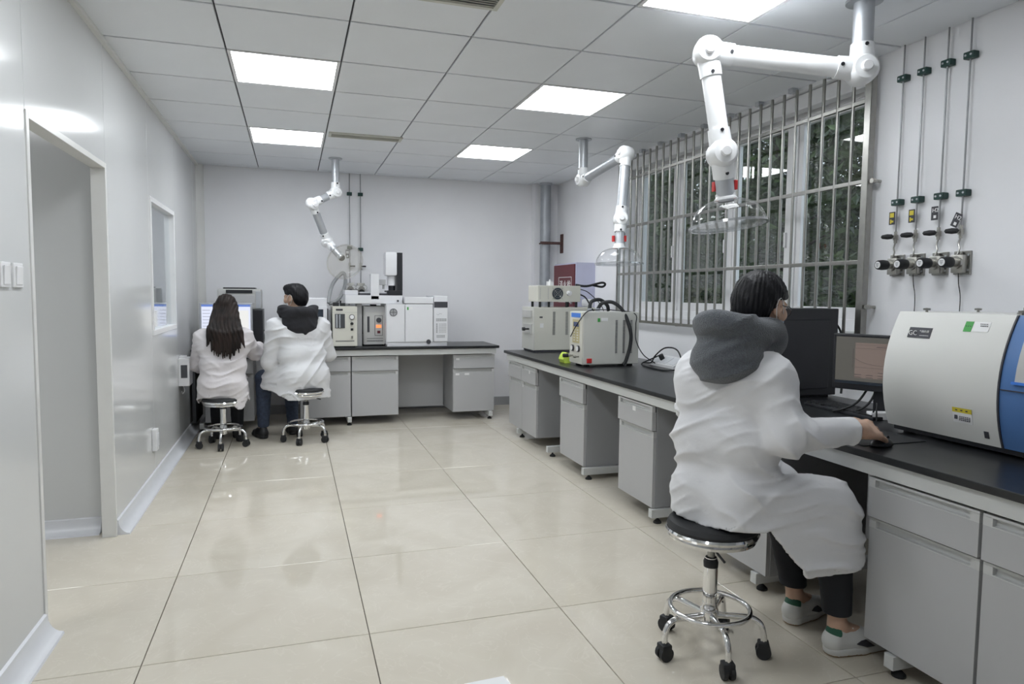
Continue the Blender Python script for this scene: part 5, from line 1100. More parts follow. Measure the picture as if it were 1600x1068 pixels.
# ================================================================== PEOPLE (implicit surfaces meshed with surface nets)
def V3(*a): return np.array(a, dtype=np.float32)
class Field:
    def __init__(s, lo, hi, h):
        s.lo = np.array(lo, np.float32); s.h = h
        s.n = np.ceil((np.array(hi)-s.lo)/h).astype(int)+1
        s.F = np.full(tuple(s.n), 0.3, np.float32)
        s.ax = [s.lo[i]+h*np.arange(s.n[i], dtype=np.float32) for i in range(3)]
    def sl(s, lo, hi):
        a = np.clip(np.floor((np.array(lo)-s.lo)/s.h).astype(int), 0, s.n-1); b = np.clip(np.ceil((np.array(hi)-s.lo)/s.h).astype(int)+1, 0, s.n)
        b = np.maximum(b, a+1)
        S = tuple(slice(a[i], b[i]) for i in range(3))
        X = s.ax[0][S[0]][:, None, None]; Y = s.ax[1][S[1]][None, :, None]; Z = s.ax[2][S[2]][None, None, :]
        return S, X, Y, Z
    def join(s, S, d, k):
        f = s.F[S]
        if k <= 0: s.F[S] = np.minimum(f, d)
        else:
            hh = np.clip(0.5+0.5*(f-d)/k, 0, 1); s.F[S] = f+(d-f)*hh-k*hh*(1-hh)
    def cap(s, a, b, ra, rb, k=0.02, flat=None):
        a = np.array(a, float); b = np.array(b, float); m = max(ra, rb)+0.06+k
        S, X, Y, Z = s.sl(np.minimum(a, b)-m, np.maximum(a, b)+m)
        d = b-a; L2 = max(1e-9, d @ d)
        px, py, pz = X-a[0], Y-a[1], Z-a[2]
        t = np.clip((px*d[0]+py*d[1]+pz*d[2])/L2, 0, 1)
        qx, qy, qz = px-t*d[0], py-t*d[1], pz-t*d[2]
        s.join(S, np.sqrt(qx*qx+qy*qy+qz*qz)-(ra+(rb-ra)*t), k)
        return s
    def chain(s, pts, rs, k=0.02):
        for i in range(len(pts)-1): s.cap(pts[i], pts[i+1], rs[i], rs[i+1], k)
        return s
    def ell(s, c, r, R=None, k=0.02, cut=False):
        """ellipsoid with radii r in the axes given by the columns of R"""
        c = np.array(c, float); r = np.array(r, float); R = np.eye(3) if R is None else R
        m = np.max(r)+0.06+k
        S, X, Y, Z = s.sl(c-m, c+m)
        px, py, pz = X-c[0], Y-c[1], Z-c[2]
        u = [(px*R[0, i]+py*R[1, i]+pz*R[2, i]) for i in range(3)]
        k0 = np.sqrt(sum((u[i]/r[i])**2 for i in range(3))); k1 = np.sqrt(sum((u[i]/(r[i]**2))**2 for i in range(3)))+1e-6
        d = (k0*(k0-1)/k1).astype(np.float32)
        if cut: s.F[S] = np.maximum(s.F[S], -d)
        else: s.join(S, d, k)
        return s
    def each(s, fn, lo=None, hi=None):
        S, X, Y, Z = s.sl(s.lo if lo is None else lo, s.lo+s.h*s.n if hi is None else hi)
        s.F[S] = fn(s.F[S], X, Y, Z); return s
    def mesh(s, name, m, smooth_iter=1):
        F = s.F.copy()
        for a in range(3):                      # keep the surface closed at the grid border
            i0 = [slice(None)]*3; i0[a] = 0; F[tuple(i0)] = np.maximum(F[tuple(i0)], 0.01); i0[a] = -1; F[tuple(i0)] = np.maximum(F[tuple(i0)], 0.01)
        B = F < 0; nx, ny, nz = F.shape
        def c(i, j, k): return (slice(i, nx-1+i), slice(j, ny-1+j), slice(k, nz-1+k))
        cnt = sum(B[c(i, j, k)].astype(np.int8) for i in (0, 1) for j in (0, 1) for k in (0, 1))
        cells = np.argwhere((cnt > 0) & (cnt < 8)); idx = -np.ones((nx-1, ny-1, nz-1), np.int32); idx[tuple(cells.T)] = np.arange(len(cells))
        P = np.zeros((len(cells), 3)); W = np.zeros(len(cells)); ci, cj, ck = cells.T
        for ax in range(3):
            for o1 in (0, 1):
                for o2 in (0, 1):
                    o = [0, 0, 0]; oth = [q for q in range(3) if q != ax]; o[oth[0]] = o1; o[oth[1]] = o2
                    f0 = F[ci+o[0], cj+o[1], ck+o[2]]; e = list(o); e[ax] = 1; f1 = F[ci+e[0], cj+e[1], ck+e[2]]
                    mk = (f0 < 0) != (f1 < 0); t = f0[mk]/(f0[mk]-f1[mk])
                    q = np.zeros((mk.sum(), 3)); q[:, ax] = t; q[:, oth[0]] = o1; q[:, oth[1]] = o2
                    P[mk] += q; W[mk] += 1
        V = s.lo+s.h*(cells+P/W[:, None])
        Q = []
        for ax in range(3):
            a = [slice(1, None)]*3; sl0 = [slice(1, -1)]*3; sl1 = [slice(1, -1)]*3
            sl0[ax] = slice(0, -1); sl1[ax] = slice(1, None)
            b0, b1 = B[tuple(sl0)], B[tuple(sl1)]
            ch = np.argwhere(b0 != b1)
            if not len(ch): continue
            base = ch.copy(); oth = [q for q in range(3) if q != ax]
            g = ch+1; g[:, ax] -= 1                 # grid index of the lower end
            def cell(d1, d2):
                q = g.copy(); q[:, oth[0]] -= d1; q[:, oth[1]] -= d2; return idx[q[:, 0], q[:, 1], q[:, 2]]
            quad = np.stack([cell(1, 1), cell(0, 1), cell(0, 0), cell(1, 0)], 1)
            ins = B[g[:, 0], g[:, 1], g[:, 2]]
            fl = ins if ax != 1 else ~ins
            quad[~fl] = quad[~fl][:, ::-1]; Q.append(quad)
        Q = np.concatenate(Q); Q = Q[(Q >= 0).all(1)]
        # light Laplacian smoothing
        if smooth_iter:
            e = np.concatenate([Q[:, [0, 1]], Q[:, [1, 2]], Q[:, [2, 3]], Q[:, [3, 0]]]); 
            for _ in range(smooth_iter):
                acc = np.zeros_like(V); n = np.zeros(len(V))
                np.add.at(acc, e[:, 0], V[e[:, 1]]); np.add.at(n, e[:, 0], 1); np.add.at(acc, e[:, 1], V[e[:, 0]]); np.add.at(n, e[:, 1], 1)
                V = 0.5*V+0.5*acc/np.maximum(n, 1)[:, None]
        me = bpy.data.meshes.new(name); me.from_pydata(V.tolist(), [], Q.tolist()); me.update()
        me.materials.append(MAT[m]); me.polygons.foreach_set('use_smooth', np.ones(len(me.polygons), bool))
        return me
def fpart(name, field, m, parent, it=1):
    me = field.mesh(name, m, it); off = worldloc(parent)
    me.transform(Matrix.Translation(-off)); o = bpy.data.objects.new(name, me); C.objects.link(o); o.parent = parent; return o
def frame(yaw, pitch=0.0, roll=0.0):
    """columns: forward, left, up"""
    f = np.array([math.cos(yaw)*math.cos(pitch), math.sin(yaw)*math.cos(pitch), math.sin(pitch)]); l = np.array([-math.sin(yaw), math.cos(yaw), 0.0]); u = np.cross(f, l)
    l2 = l*math.cos(roll)+u*math.sin(roll); u2 = np.cross(f, l2); return np.stack([f, l2, u2], 1)
def folds(X, Y, Z, c, R, amp, seed=0.0):
    """cloth folds: warped ridges running across the body"""
    u = (X-c[0])*R[0, 0]+(Y-c[1])*R[1, 0]+(Z-c[2])*R[2, 0]; v = (X-c[0])*R[0, 1]+(Y-c[1])*R[1, 1]+(Z-c[2])*R[2, 1]; z = Z-c[2]
    wv = 0.035*np.sin(9*v+3*u+seed)+0.022*np.sin(17*u-7*z+1.3*seed)+0.010*np.sin(31*v+23*z)
    rg = lambda q: (1-np.abs(np.sin(q)))**2.0                      # narrow raised folds between smooth cloth
    a = rg(33*(z+wv)+5*v+seed); b = rg(25*(z-0.7*v+wv)+7*u+2.1*seed); d = rg(27*(z+0.8*v-wv)-6*u+0.7*seed)
    e = rg(58*(z+0.3*v+0.7*wv)+11*u+seed)*np.clip(np.sin(15*v-12*z+2*seed), 0, 1)
    m = np.clip(0.5+0.9*np.sin(8*v+6*z+seed*1.7), 0, 1); n = np.clip(0.5+0.9*np.sin(7*u-9*z+seed), 0, 1)
    k = np.clip(0.65+0.5*np.sin(13*v+11*z-9*u+seed), 0, 1)          # folds die out in places
    return -amp*(k*(m*a+(1-m)*n*b+(1-m)*(1-n)*d)+0.4*e)

def sleeve_folds(F, X, Y, Z, a, b, amp, ph):
    """creases running round a sleeve from a to b"""
    d = b-a; L = np.linalg.norm(d); d = d/L; n = np.cross(d, [0.3, 0.2, 1.0]); n = n/np.linalg.norm(n); q = np.cross(d, n)
    px, py, pz = X-a[0], Y-a[1], Z-a[2]; s = px*d[0]+py*d[1]+pz*d[2]; un = px*n[0]+py*n[1]+pz*n[2]; uq = px*q[0]+py*q[1]+pz*q[2]
    r = np.sqrt(un*un+uq*uq); w = np.exp(-(r/0.095)**4)*np.clip((s+0.05)/0.05, 0, 1)*np.clip((L+0.02-s)/0.04, 0, 1)
    rg = (1-np.abs(np.sin(38*s+16*un-9*uq+0.8*np.sin(30*un+ph)+ph)))**2.2*np.clip(0.5+0.8*np.sin(20*uq+17*s+ph), 0, 1)
    return F-amp*w*rg

def hand(f, wrist, fwd, down, side, curl=0.35, k=1.0, r=0.0090, spread=0.10):
    """five separate fingers on a palm; fwd = finger direction, down = palm direction, side = towards the thumb; k = size"""
    w = np.array(wrist, float); F = np.array(fwd, float); F /= np.linalg.norm(F); D = np.array(down, float); D -= F*(D@F); D /= np.linalg.norm(D); S = np.array(side, float); S -= F*(S@F)+D*(S@D); S /= np.linalg.norm(S)
    f.cap(w, w+F*0.03*k, 0.024*k, 0.026*k, 0.02)
    for q in (-0.028, -0.010, 0.009, 0.027): f.cap(w+F*0.02*k+S*q*0.7*k, w+F*0.082*k+S*q*k, 0.016*k, 0.0125*k, 0.012)
    for q, L in ((-0.034, 0.064), (-0.012, 0.078), (0.011, 0.084), (0.033, 0.076)):
        p = w+(F*0.082+S*q)*k; d = F+S*q*spread*10; d /= np.linalg.norm(d); pts = [p]; a = 0.10
        for seg, l in enumerate((0.45, 0.31, 0.24)):
            a += curl*(0.8 if seg == 0 else 1.0); pts.append(pts[-1]+(d*math.cos(a)+D*math.sin(a))*L*l*k)
        f.chain(pts, [r*1.08*k, r*k, r*0.92*k, r*0.8*k], 0.003)
    p0 = w+(F*0.028+S*0.024+D*0.006)*k; p1 = p0+(F*0.030+S*0.026+D*0.010)*k; p2 = p1+(F*0.030+S*0.006+D*0.008)*k; p3 = p2+(F*0.022-S*0.004+D*0.003)*k
    f.chain([p0, p1, p2, p3], [0.0145*k, 0.0115*k, 0.0098*k, 0.0082*k], 0.008)

def head_field(f, c, R, s=1.0):
    """skull, jaw, nose, lips, ears, eyes; c = middle of the head, R = frame"""
    P = lambda a, b, z: np.array(c)+s*(R@np.array([a, b, z]))
    f.ell(P(-0.012, 0, 0.022), (0.096*s, 0.076*s, 0.096*s), R, 0.0)
    f.ell(P(0.022, 0, -0.035), (0.068*s, 0.060*s, 0.083*s), R, 0.03)
    f.ell(P(0.058, 0, -0.088), (0.030*s, 0.032*s, 0.024*s), R, 0.025)             # chin
    f.cap(P(0.086, 0, 0.006), P(0.106, 0, -0.034), 0.008*s, 0.012*s, 0.012)          # nose
    for q in (-1, 1):
        f.ell(P(0.098, 0.011*q, -0.036), (0.010*s, 0.008*s, 0.007*s), R, 0.006)
        f.ell(P(0.058, 0.046*q, -0.02), (0.028*s, 0.022*s, 0.024*s), R, 0.02)        # cheeks
        f.cap(P(0.078, 0.012*q, 0.022), P(0.070, 0.050*q, 0.022), 0.009*s, 0.008*s, 0.012)   # brow
        f.ell(P(0.077, 0.031*q, 0.004), (0.011*s, 0.014*s, 0.008*s), R, 0.004)       # eyelids
        f.ell(P(-0.008, 0.080*q, -0.008), (0.020*s, 0.009*s, 0.033*s), R@np.array([[math.cos(0.35*q), -math.sin(0.35*q), 0], [math.sin(0.35*q), math.cos(0.35*q), 0], [0, 0, 1.0]]), 0.006)   # ear
        f.ell(P(-0.002, 0.088*q, -0.004), (0.009*s, 0.006*s, 0.018*s), R, 0.0, cut=True)
        f.ell(P(0.004, 0.078*q, -0.036), (0.009*s, 0.007*s, 0.010*s), R, 0.006)
    f.cap(P(0.088, -0.018, -0.062), P(0.088, 0.018, -0.062), 0.006*s, 0.006*s, 0.008); f.cap(P(0.087, -0.015, -0.072), P(0.087, 0.015, -0.072), 0.007*s, 0.007*s, 0.008)
    return P

def sneaker(root, heel, toe, z0, up='shoe', sole='gum', stripe=True):
    """low trainer from heel to toe"""
    h = np.array([heel[0], heel[1], z0]); t = np.array([toe[0], toe[1], z0]); d = t-h; L = np.linalg.norm(d); d /= L; n = np.array([-d[1], d[0], 0]); z = np.array([0, 0, 1.0])
    Q = lambda a, b, c: h+d*a*L+n*b+z*c
    f = Field(np.minimum(h, t)-0.07, np.maximum(h, t)+np.array([0.07, 0.07, 0.15]), 0.0045)
    f.cap(Q(0.12, 0, 0.055), Q(0.16, 0, 0.085), 0.036, 0.034, 0.0).cap(Q(0.12, 0, 0.045), Q(0.5, 0, 0.04), 0.038, 0.040, 0.02).cap(Q(0.5, 0, 0.038), Q(0.84, 0.004, 0.030), 0.041, 0.034, 0.02).cap(Q(0.3, 0, 0.082), Q(0.62, 0, 0.055), 0.026, 0.026, 0.02)
    f.each(lambda F, X, Y, Z: np.maximum(F, (z0+0.022)-Z)); f.ell(Q(0.17, 0, 0.135), (0.045, 0.030, 0.045), np.stack([d, n, z], 1), 0, cut=True)
    sh = fpart('shoe', f, up, root)
    g = Field(np.minimum(h, t)-0.07, np.maximum(h, t)+np.array([0.07, 0.07, 0.08]), 0.0045)
    g.cap(Q(0.14, 0, 0.02), Q(0.5, 0, 0.02), 0.041, 0.043, 0).cap(Q(0.5, 0, 0.02), Q(0.86, 0.004, 0.02), 0.044, 0.038, 0.01)
    g.each(lambda F, X, Y, Z: np.maximum(np.maximum(F, z0+0.001-Z), Z-(z0+0.030)))
    fpart('sole', g, 'shoe' if sole == 'gum' else sole, sh)
    g = Field(np.minimum(h, t)-0.07, np.maximum(h, t)+np.array([0.07, 0.07, 0.05]), 0.004)
    g.cap(Q(0.14, 0, 0.02), Q(0.5, 0, 0.02), 0.0415, 0.0435, 0).cap(Q(0.5, 0, 0.02), Q(0.86, 0.004, 0.02), 0.0445, 0.0385, 0.01)
    g.each(lambda F, X, Y, Z: np.maximum(np.maximum(F, z0-Z), Z-(z0+0.010))); fpart('outsole', g, sole, sh)
    if stripe:
        g = Field(np.minimum(h, t)-0.07, np.maximum(h, t)+np.array([0.07, 0.07, 0.15]), 0.004)
        g.cap(Q(0.12, 0, 0.055), Q(0.16, 0, 0.085), 0.0375, 0.0355, 0.0)
        g.each(lambda F, X, Y, Z: np.maximum(np.maximum(F, z0+0.068-Z), (X-h[0])*d[0]+(Y-h[1])*d[1]-0.16*L)); g.ell(Q(0.17, 0, 0.135), (0.045, 0.030, 0.045), np.stack([d, n, z], 1), 0, cut=True)
        fpart('heel_tab', g, 'shoegreen', sh)
        for s in (-1, 1):
            b = MB(); P = [Q(0.36, 0.0445*s, 0.050), Q(0.52, 0.0455*s, 0.036), Q(0.66, 0.043*s, 0.036), Q(0.52, 0.040*s, 0.062), Q(0.44, 0.042*s, 0.060)]
            P2 = [p+n*0.004*s for p in P]; k = len(P)
            b.add(P+P2, [tuple(range(k)), tuple(range(2*k-1, k-1, -1))]+[(i, (i+1) % k, k+(i+1) % k, k+i) for i in range(k)])
            part('side_stripe', b, 'ink', sh, world=True)
        lc = MB()
        for q in range(4): lc.tube([Q(0.36+0.07*q, -0.022, 0.097-0.010*q), Q(0.37+0.07*q, 0, 0.105-0.010*q), Q(0.38+0.07*q, 0.022, 0.097-0.010*q)], 0.003, 6)
        part('laces', lc, 'paper', sh, True, True)
    return sh

def person(label, base, J, cfg):
    """J: joints in world coordinates. One continuous body; hair and clothes are children."""
    t = empty('person', base, label=label, cat='person')
    A = {k: np.array(v, float) for k, v in J.items()}
    R = frame(cfg['yaw']); f_, l_, u_ = R.T; HR = frame(cfg['hyaw'], cfg.get('hpitch', 0), cfg.get('hroll', 0)); hs = cfg.get('hs', 1.0); res = cfg['res']
    allp = np.stack(list(A.values())); lo = allp.min(0)-0.20; hi = allp.max(0)+0.22; lo[2] = max(lo[2], 0.0)
    # ---- body
    b = Field(lo, hi, res)
    P = head_field(b, A['head'], HR, hs)
    b.cap(P(-0.02, 0, -0.05), A['neck'], 0.052*hs, 0.056*hs, 0.02).cap(A['neck'], A['chest'], 0.058, 0.075, 0.03)
    b.cap(A['chest']+l_*0.06, A['chest']-l_*0.06, 0.075, 0.075, 0.04).cap(A['chest'], A['pelvis'], 0.085, 0.085, 0.05)
    for s in 'LR':
        b.cap(A['chest'], A['sh'+s], 0.07, 0.050, 0.04).chain([A['sh'+s], A['el'+s], A['wr'+s]], [0.046, 0.036, 0.025], 0.02)
        b.cap(A['pelvis'], A['hip'+s], 0.085, 0.078, 0.03).chain([A['hip'+s], A['kn'+s], A['an'+s]], [0.080, 0.052, 0.032], 0.02)
        b.cap(A['an'+s], A['an'+s]+(A['toe'+s]-A['an'+s])*0.5, 0.032, 0.026, 0.02)
        hd = cfg['hand'+s]; hand(b, A['wr'+s], *hd)
    fpart('body', b, 'skin', t)
    # ---- trousers
    m = Field(np.minimum.reduce([A['pelvis'], A['knL'], A['knR'], A['anL'], A['anR']])-0.16, np.maximum.reduce([A['pelvis'], A['knL'], A['knR'], A['anL'], A['anR']])+0.16, max(res, 0.007))
    m.cap(A['pelvis']-l_*0.05, A['pelvis']+l_*0.05, 0.100, 0.100, 0.03)
    for s in 'LR':
        an = A['an'+s]; kn = A['kn'+s]; cuff = an+(kn-an)*cfg.get('cuff', 0.06)
        m.cap(A['hip'+s], kn, 0.090, 0.073, 0.03).cap(kn, cuff, 0.073, 0.050, 0.02)
        m.each(lambda F, X, Y, Z, an=an, kn=kn, cuff=cuff: F)
    m.each(lambda F, X, Y, Z: F+folds(X, Y, Z, A['pelvis'], R, 0.003, 2.0))
    zc = min(A['anL'][2], A['anR'][2])+cfg.get('cuffz', 0.02); m.each(lambda F, X, Y, Z: np.maximum(F, zc-Z))
    fpart('trousers', m, cfg['trouser'], t)
    # ---- lab coat: torso, sleeves and a skirt hanging over the thighs, open underneath
    cl = lo.copy(); cl[2] = max(lo[2], cfg['hem']-0.06); chh = hi.copy(); chh[2] = A['neck'][2]+0.12
    o = Field(cl, chh, max(res, 0.0058)); k = 0.05; bk = cfg.get('bulk', 1.0)
    o.cap(A['chest']+l_*0.10-f_*0.01, A['chest']-l_*0.10-f_*0.01, 0.125*bk, 0.125*bk, k)
    mid = (A['chest']+A['pelvis'])/2
    pw = cfg.get('pw', 1.0); pc = A['pelvis']+f_*cfg.get('pf', 0.0)
    o.cap(mid+l_*0.07, mid-l_*0.07, 0.138*bk, 0.138*bk, 0.05).cap(pc+l_*0.06*pw, pc-l_*0.06*pw, 0.150*bk*pw, 0.150*bk*pw, 0.05)
    o.cap(A['neck']-u_*0.02, A['chest']+u_*0.06, 0.075, 0.115, 0.05)
    for s in 'LR':
        sg = 1 if s == 'L' else -1
        o.cap(A['chest']+u_*0.05, A['sh'+s], 0.085, 0.078*bk, 0.05)
        wr = A['wr'+s]; el = A['el'+s]; cuff = wr+(el-wr)*0.10
        o.chain([A['sh'+s], el, cuff], [0.080*bk, 0.066*bk, 0.047], 0.03)
    # drape over the thighs, falling straight down to the hem
    def drape(F, X, Y, Z):
        for s in 'LR':
            a = A['hip'+s]-f_*0.02; bb = A['hip'+s]+(A['kn'+s]-A['hip'+s])*cfg.get('skirt', 0.95); d = bb-a; L2 = d@d
            tt = np.clip(((X-a[0])*d[0]+(Y-a[1])*d[1]+0*Z)/(d[0]**2+d[1]**2+1e-9), 0, 1)
            qx = X-a[0]-tt*d[0]; qy = Y-a[1]-tt*d[1]; dz = Z-(a[2]+tt*d[2]); dz = np.where(dz > 0, dz, 0.10*dz)
            fl = 0.030*np.clip(-(Z-a[2])/0.2, 0, 1)            # flares a little as it falls
            dd = np.sqrt(qx*qx+qy*qy+dz*dz)-(0.112*bk+fl)
            hh = np.clip(0.5+0.5*(F-dd)/0.05, 0, 1); F = F+(dd-F)*hh-0.05*hh*(1-hh)
        return F
    o.each(drape)
    o.each(lambda F, X, Y, Z: F+folds(X, Y, Z, A['chest'], R, cfg.get('fold', 0.007), cfg.get('seed', 0.0)))
    for s in 'LR':
        o.each(lambda F, X, Y, Z, s=s: sleeve_folds(sleeve_folds(F, X, Y, Z, A['sh'+s], A['el'+s], 0.008, 0.4), X, Y, Z, A['el'+s], A['wr'+s], 0.010, 2.0), np.minimum.reduce([A['sh'+s], A['el'+s], A['wr'+s]])-0.13, np.maximum.reduce([A['sh'+s], A['el'+s], A['wr'+s]])+0.13)
    # sleeve ends and hem
    for s in 'LR':
        wr = A['wr'+s]; el = A['el'+s]; d = wr-el; d = d/np.linalg.norm(d); c0 = el+(wr-el)*0.95
        def cut(F, X, Y, Z, c0=c0, d=d): 
            q = (X-c0[0])*d[0]+(Y-c0[1])*d[1]+(Z-c0[2])*d[2]; rr = np.sqrt((X-c0[0])**2+(Y-c0[1])**2+(Z-c0[2])**2)
            return np.where(rr < 0.16, np.maximum(F, q), F)
        o.each(cut, c0-0.17, c0+0.17)
    hz, zs, u0, u1 = cfg['hem'], cfg['seat'], cfg.get('u0', -0.02), cfg.get('u1', 0.14)
    tilt = cfg.get('hemtilt', 0.0)
    def hem(F, X, Y, Z):
        u = (X-A['pelvis'][0])*f_[0]+(Y-A['pelvis'][1])*f_[1]; v = (X-A['pelvis'][0])*l_[0]+(Y-A['pelvis'][1])*l_[1]
        h = zs+(hz-zs)*np.clip((u-u0)/(u1-u0), 0, 1)+tilt*u+cfg.get('hemv', 0.0)*v+0.006*np.sin(25*v+14*u)
        h = h+cfg.get('tail', 0.0)*np.exp(-((v-cfg.get('tailv', 0.0))/cfg.get('tailw', 0.10))**2)*np.clip(-u*8, 0, 1)
        hol = (Z < A['pelvis'][2]-0.06+0*X+0*Y)
        F = np.where(hol, np.maximum(F, -(F+0.012)), F)        # only the cloth stays below the hips
        return np.maximum(F, h-Z)
    o.each(hem)
    co = fpart('lab_coat', o, cfg['coat'], t, 1)
    return t, A, P, HR, R, co

def short_hair(t, A, P, HR, hs, m='hair', res=0.005, seed=0.0, flat=0.0):
    c = A['head']; f = Field(c-0.16*hs, c+0.17*hs, res)
    f.ell(P(-0.018, 0, 0.036), (0.108*hs, 0.090*hs, 0.098*hs), HR, 0).ell(P(-0.055, 0, -0.01), (0.070*hs, 0.078*hs, 0.085*hs), HR, 0.03).ell(P(0.03, 0.02, 0.095), (0.06*hs, 0.055*hs, 0.034*hs), HR, 0.02)
    def fn(F, X, Y, Z):
        q = [(X-c[0])*HR[0, i]+(Y-c[1])*HR[1, i]+(Z-c[2])*HR[2, i] for i in range(3)]; a, b, z = [v/hs for v in q]
        zm = np.interp(a, [-0.13, -0.055, -0.034, -0.022, 0.03, 0.05, 0.075, 0.12], [-0.085, -0.078, -0.045, 0.022, 0.030, 0.036, 0.052, 0.060])
        ang = np.arctan2(b, a+0.02); F = F+0.0018*np.sin(38*ang+seed+20*z)+0.0014*np.sin(67*ang-35*z)+0.0014*np.sin(90*z+9*ang)
        return np.maximum(F, (zm-z)*hs*0.8)
    f.each(fn); return fpart('hair', f, m, t)
def face_bits(t, A, P, HR, hs, glasses=True, mask='mask', ear_only=False):
    c = A['head']; f = Field(c-0.16, c+0.16, 0.0045)
    f.ell(P(0.030, 0, -0.047), (0.072*hs, 0.064*hs, 0.070*hs), HR, 0).ell(P(0.066, 0, -0.045), (0.050*hs, 0.036*hs, 0.045*hs), HR, 0.03)
    def fn(F, X, Y, Z):
        q = [((X-c[0])*HR[0, i]+(Y-c[1])*HR[1, i]+(Z-c[2])*HR[2, i])/hs for i in range(3)]
        return np.maximum(np.maximum(F, 0.036-q[0]+0.25*np.abs(q[1])*0), np.maximum(q[2]+0.012-0.0*q[0], -0.112-q[2]))
    f.each(fn); mk = fpart('face_mask', f, mask, t)
    for q in (-1, 1):
        part('ear_loop', MB().tube(spline([P(0.045, 0.068*q, -0.020), P(0.020, 0.080*q, 0.012), P(-0.010, 0.088*q, 0.030), P(-0.028, 0.090*q, 0.0), P(-0.012, 0.086*q, -0.045), P(0.02, 0.074*q, -0.075), P(0.042, 0.058*q, -0.088)], 5), 0.0015, 6), 'paper', mk, True, True)
    if glasses:
        g = empty('glasses', tuple(Vector(c)-worldloc(t))); g.parent = t
        for q in (-1, 1):
            part('rim', MB().tube([P(0.106-0.004*abs(math.cos(a)), 0.033*q+0.025*math.cos(a), 0.002+0.021*math.sin(a)) for a in [2*PI*k/24 for k in range(24)]], 0.0016, 6, closed=True), 'black', g, True, True)
            part('lens', MB().add([P(0.105, 0.033*q+0.024*math.cos(a), 0.002+0.020*math.sin(a)) for a in [2*PI*k/24 for k in range(24)]], [tuple(range(24))]), 'dome_glass', g, False, True)
            part('temple', MB().tube([P(0.100, 0.058*q, 0.008), P(0.05, 0.076*q, 0.008), P(-0.01, 0.084*q, 0.008), P(-0.03, 0.084*q, -0.012)], 0.0018, 6), 'black', g, True, True)
        part('bridge', MB().tube([P(0.106, -0.009, 0.006), P(0.111, 0, 0.010), P(0.106, 0.009, 0.006)], 0.0016, 6), 'black', g, True, True)
def hood_cloth(t, A, R, m, res, back=0.20, drop=0.15, wide=0.14, thick=0.034, seed=1.0, peak=0.06):
    """a hood lying on the back: a thick roll round the neck and a pouch hanging behind"""
    n = A['neck']; f_, l_, u_ = R.T
    Q = lambda a, b, c: n+f_*a+l_*b+u_*c
    f = Field(n-np.array([0.36, 0.36, 0.30]), n+np.array([0.32, 0.32, 0.22]), res)
    ring = [Q(0.085, 0.035, -0.045), Q(0.06, 0.085, 0.005), Q(0.0, wide*0.82, 0.045), Q(-back*0.45, wide*0.85, 0.055), Q(-back*0.85, wide*0.55, peak), Q(-back, 0, peak+0.012), Q(-back*0.85, -wide*0.55, peak), Q(-back*0.45, -wide*0.85, 0.055), Q(0.0, -wide*0.82, 0.045), Q(0.06, -0.085, 0.005), Q(0.085, -0.035, -0.045)]
    pts = [np.array(p) for p in spline([tuple(p) for p in ring], 3)]
    f.chain(pts, [thick]*len(pts), 0.02)
    f.ell(Q(-back*0.62, 0, -drop*0.35), (back*0.52, wide*1.05, drop*0.72), R, 0.05).ell(Q(-back*0.80, 0, -drop*0.62), (back*0.34, wide*0.80, drop*0.50), R, 0.05)
    f.ell(Q(0.0, 0, -0.03), (0.095, 0.12, 0.06), R, 0.03)
    f.ell(Q(-back*0.50, 0, peak+0.03), (back*0.36, wide*0.52, 0.085), R, 0, cut=True)      # the open mouth of the hood
    f.ell(Q(0.035, 0, 0.08), (0.068, 0.068, 0.13), R, 0, cut=True)                            # room for the neck
    f.each(lambda F, X, Y, Z: F+folds(X, Y, Z, n, R, 0.012, seed))
    return fpart('hood', f, m, t, 2)

# ---- man with the grey hood at the near bench
def person_one():
    pel = V3(1.515, 2.145, 0.605); ya = 0.49
    wr = np.array(HAND_W); d = np.array(HAND_D)
    J = dict(pelvis=pel, chest=(1.575, 2.175, 0.985), neck=(1.655, 2.205, 1.155), head=tuple(atd(1190, 478, 2.60)),
             shR=tuple(atd(1206, 592, 2.44)), elR=tuple(atd(1228, 682, 2.36)), wrR=wr,
             shL=(1.515, 2.31, 1.035), elL=(1.62, 2.50, 0.85), wrL=(1.86, 2.55, 0.865),
             hipR=(1.555, 2.065, 0.59), hipL=(1.50, 2.205, 0.59), knR=(1.90, 2.00, 0.555), knL=(1.885, 2.27, 0.555),
             anR=(1.935, 1.985, 0.10), anL=(1.955, 2.235, 0.10), toeR=(2.12, 1.965, 0.03), toeL=(2.14, 2.28, 0.03))
    cfg = dict(yaw=ya, hyaw=0.24, hpitch=-0.22, res=0.0055, handR=(d, (0, 0.62, -0.78), (0, 0.78, 0.62), 0.22, 1.15), handL=((1, 0.05, -0.12), (0, 0, -1), (0, -1, 0), 0.25),
               trouser='trouser', coat='coat', hem=0.345, seat=0.525, u0=-0.05, u1=0.05, hemtilt=0.12, pw=0.92, pf=0.02, bulk=0.98, fold=0.016, seed=0.6, cuffz=0.055, skirt=0.92)
    t, A, P, HR, R, co = person('man in a white lab coat with grey fleece hood and glasses, hand on a mouse', (S1[0], S1[1], 0.0), J, cfg)
    short_hair(t, A, P, HR, 1.0, 'hair', 0.0045); face_bits(t, A, P, HR, 1.0, True)
    hood_cloth(t, A, R, 'fleece', 0.006, back=0.245, drop=0.12, wide=0.125, thick=0.036, peak=0.075)
    sneaker(t, (1.885, 1.985), (2.150, 1.962), 0.001); sneaker(t, (1.905, 2.220), (2.165, 2.285), 0.001)
    # pocket and seam stitched on the coat
    return t
person_one()

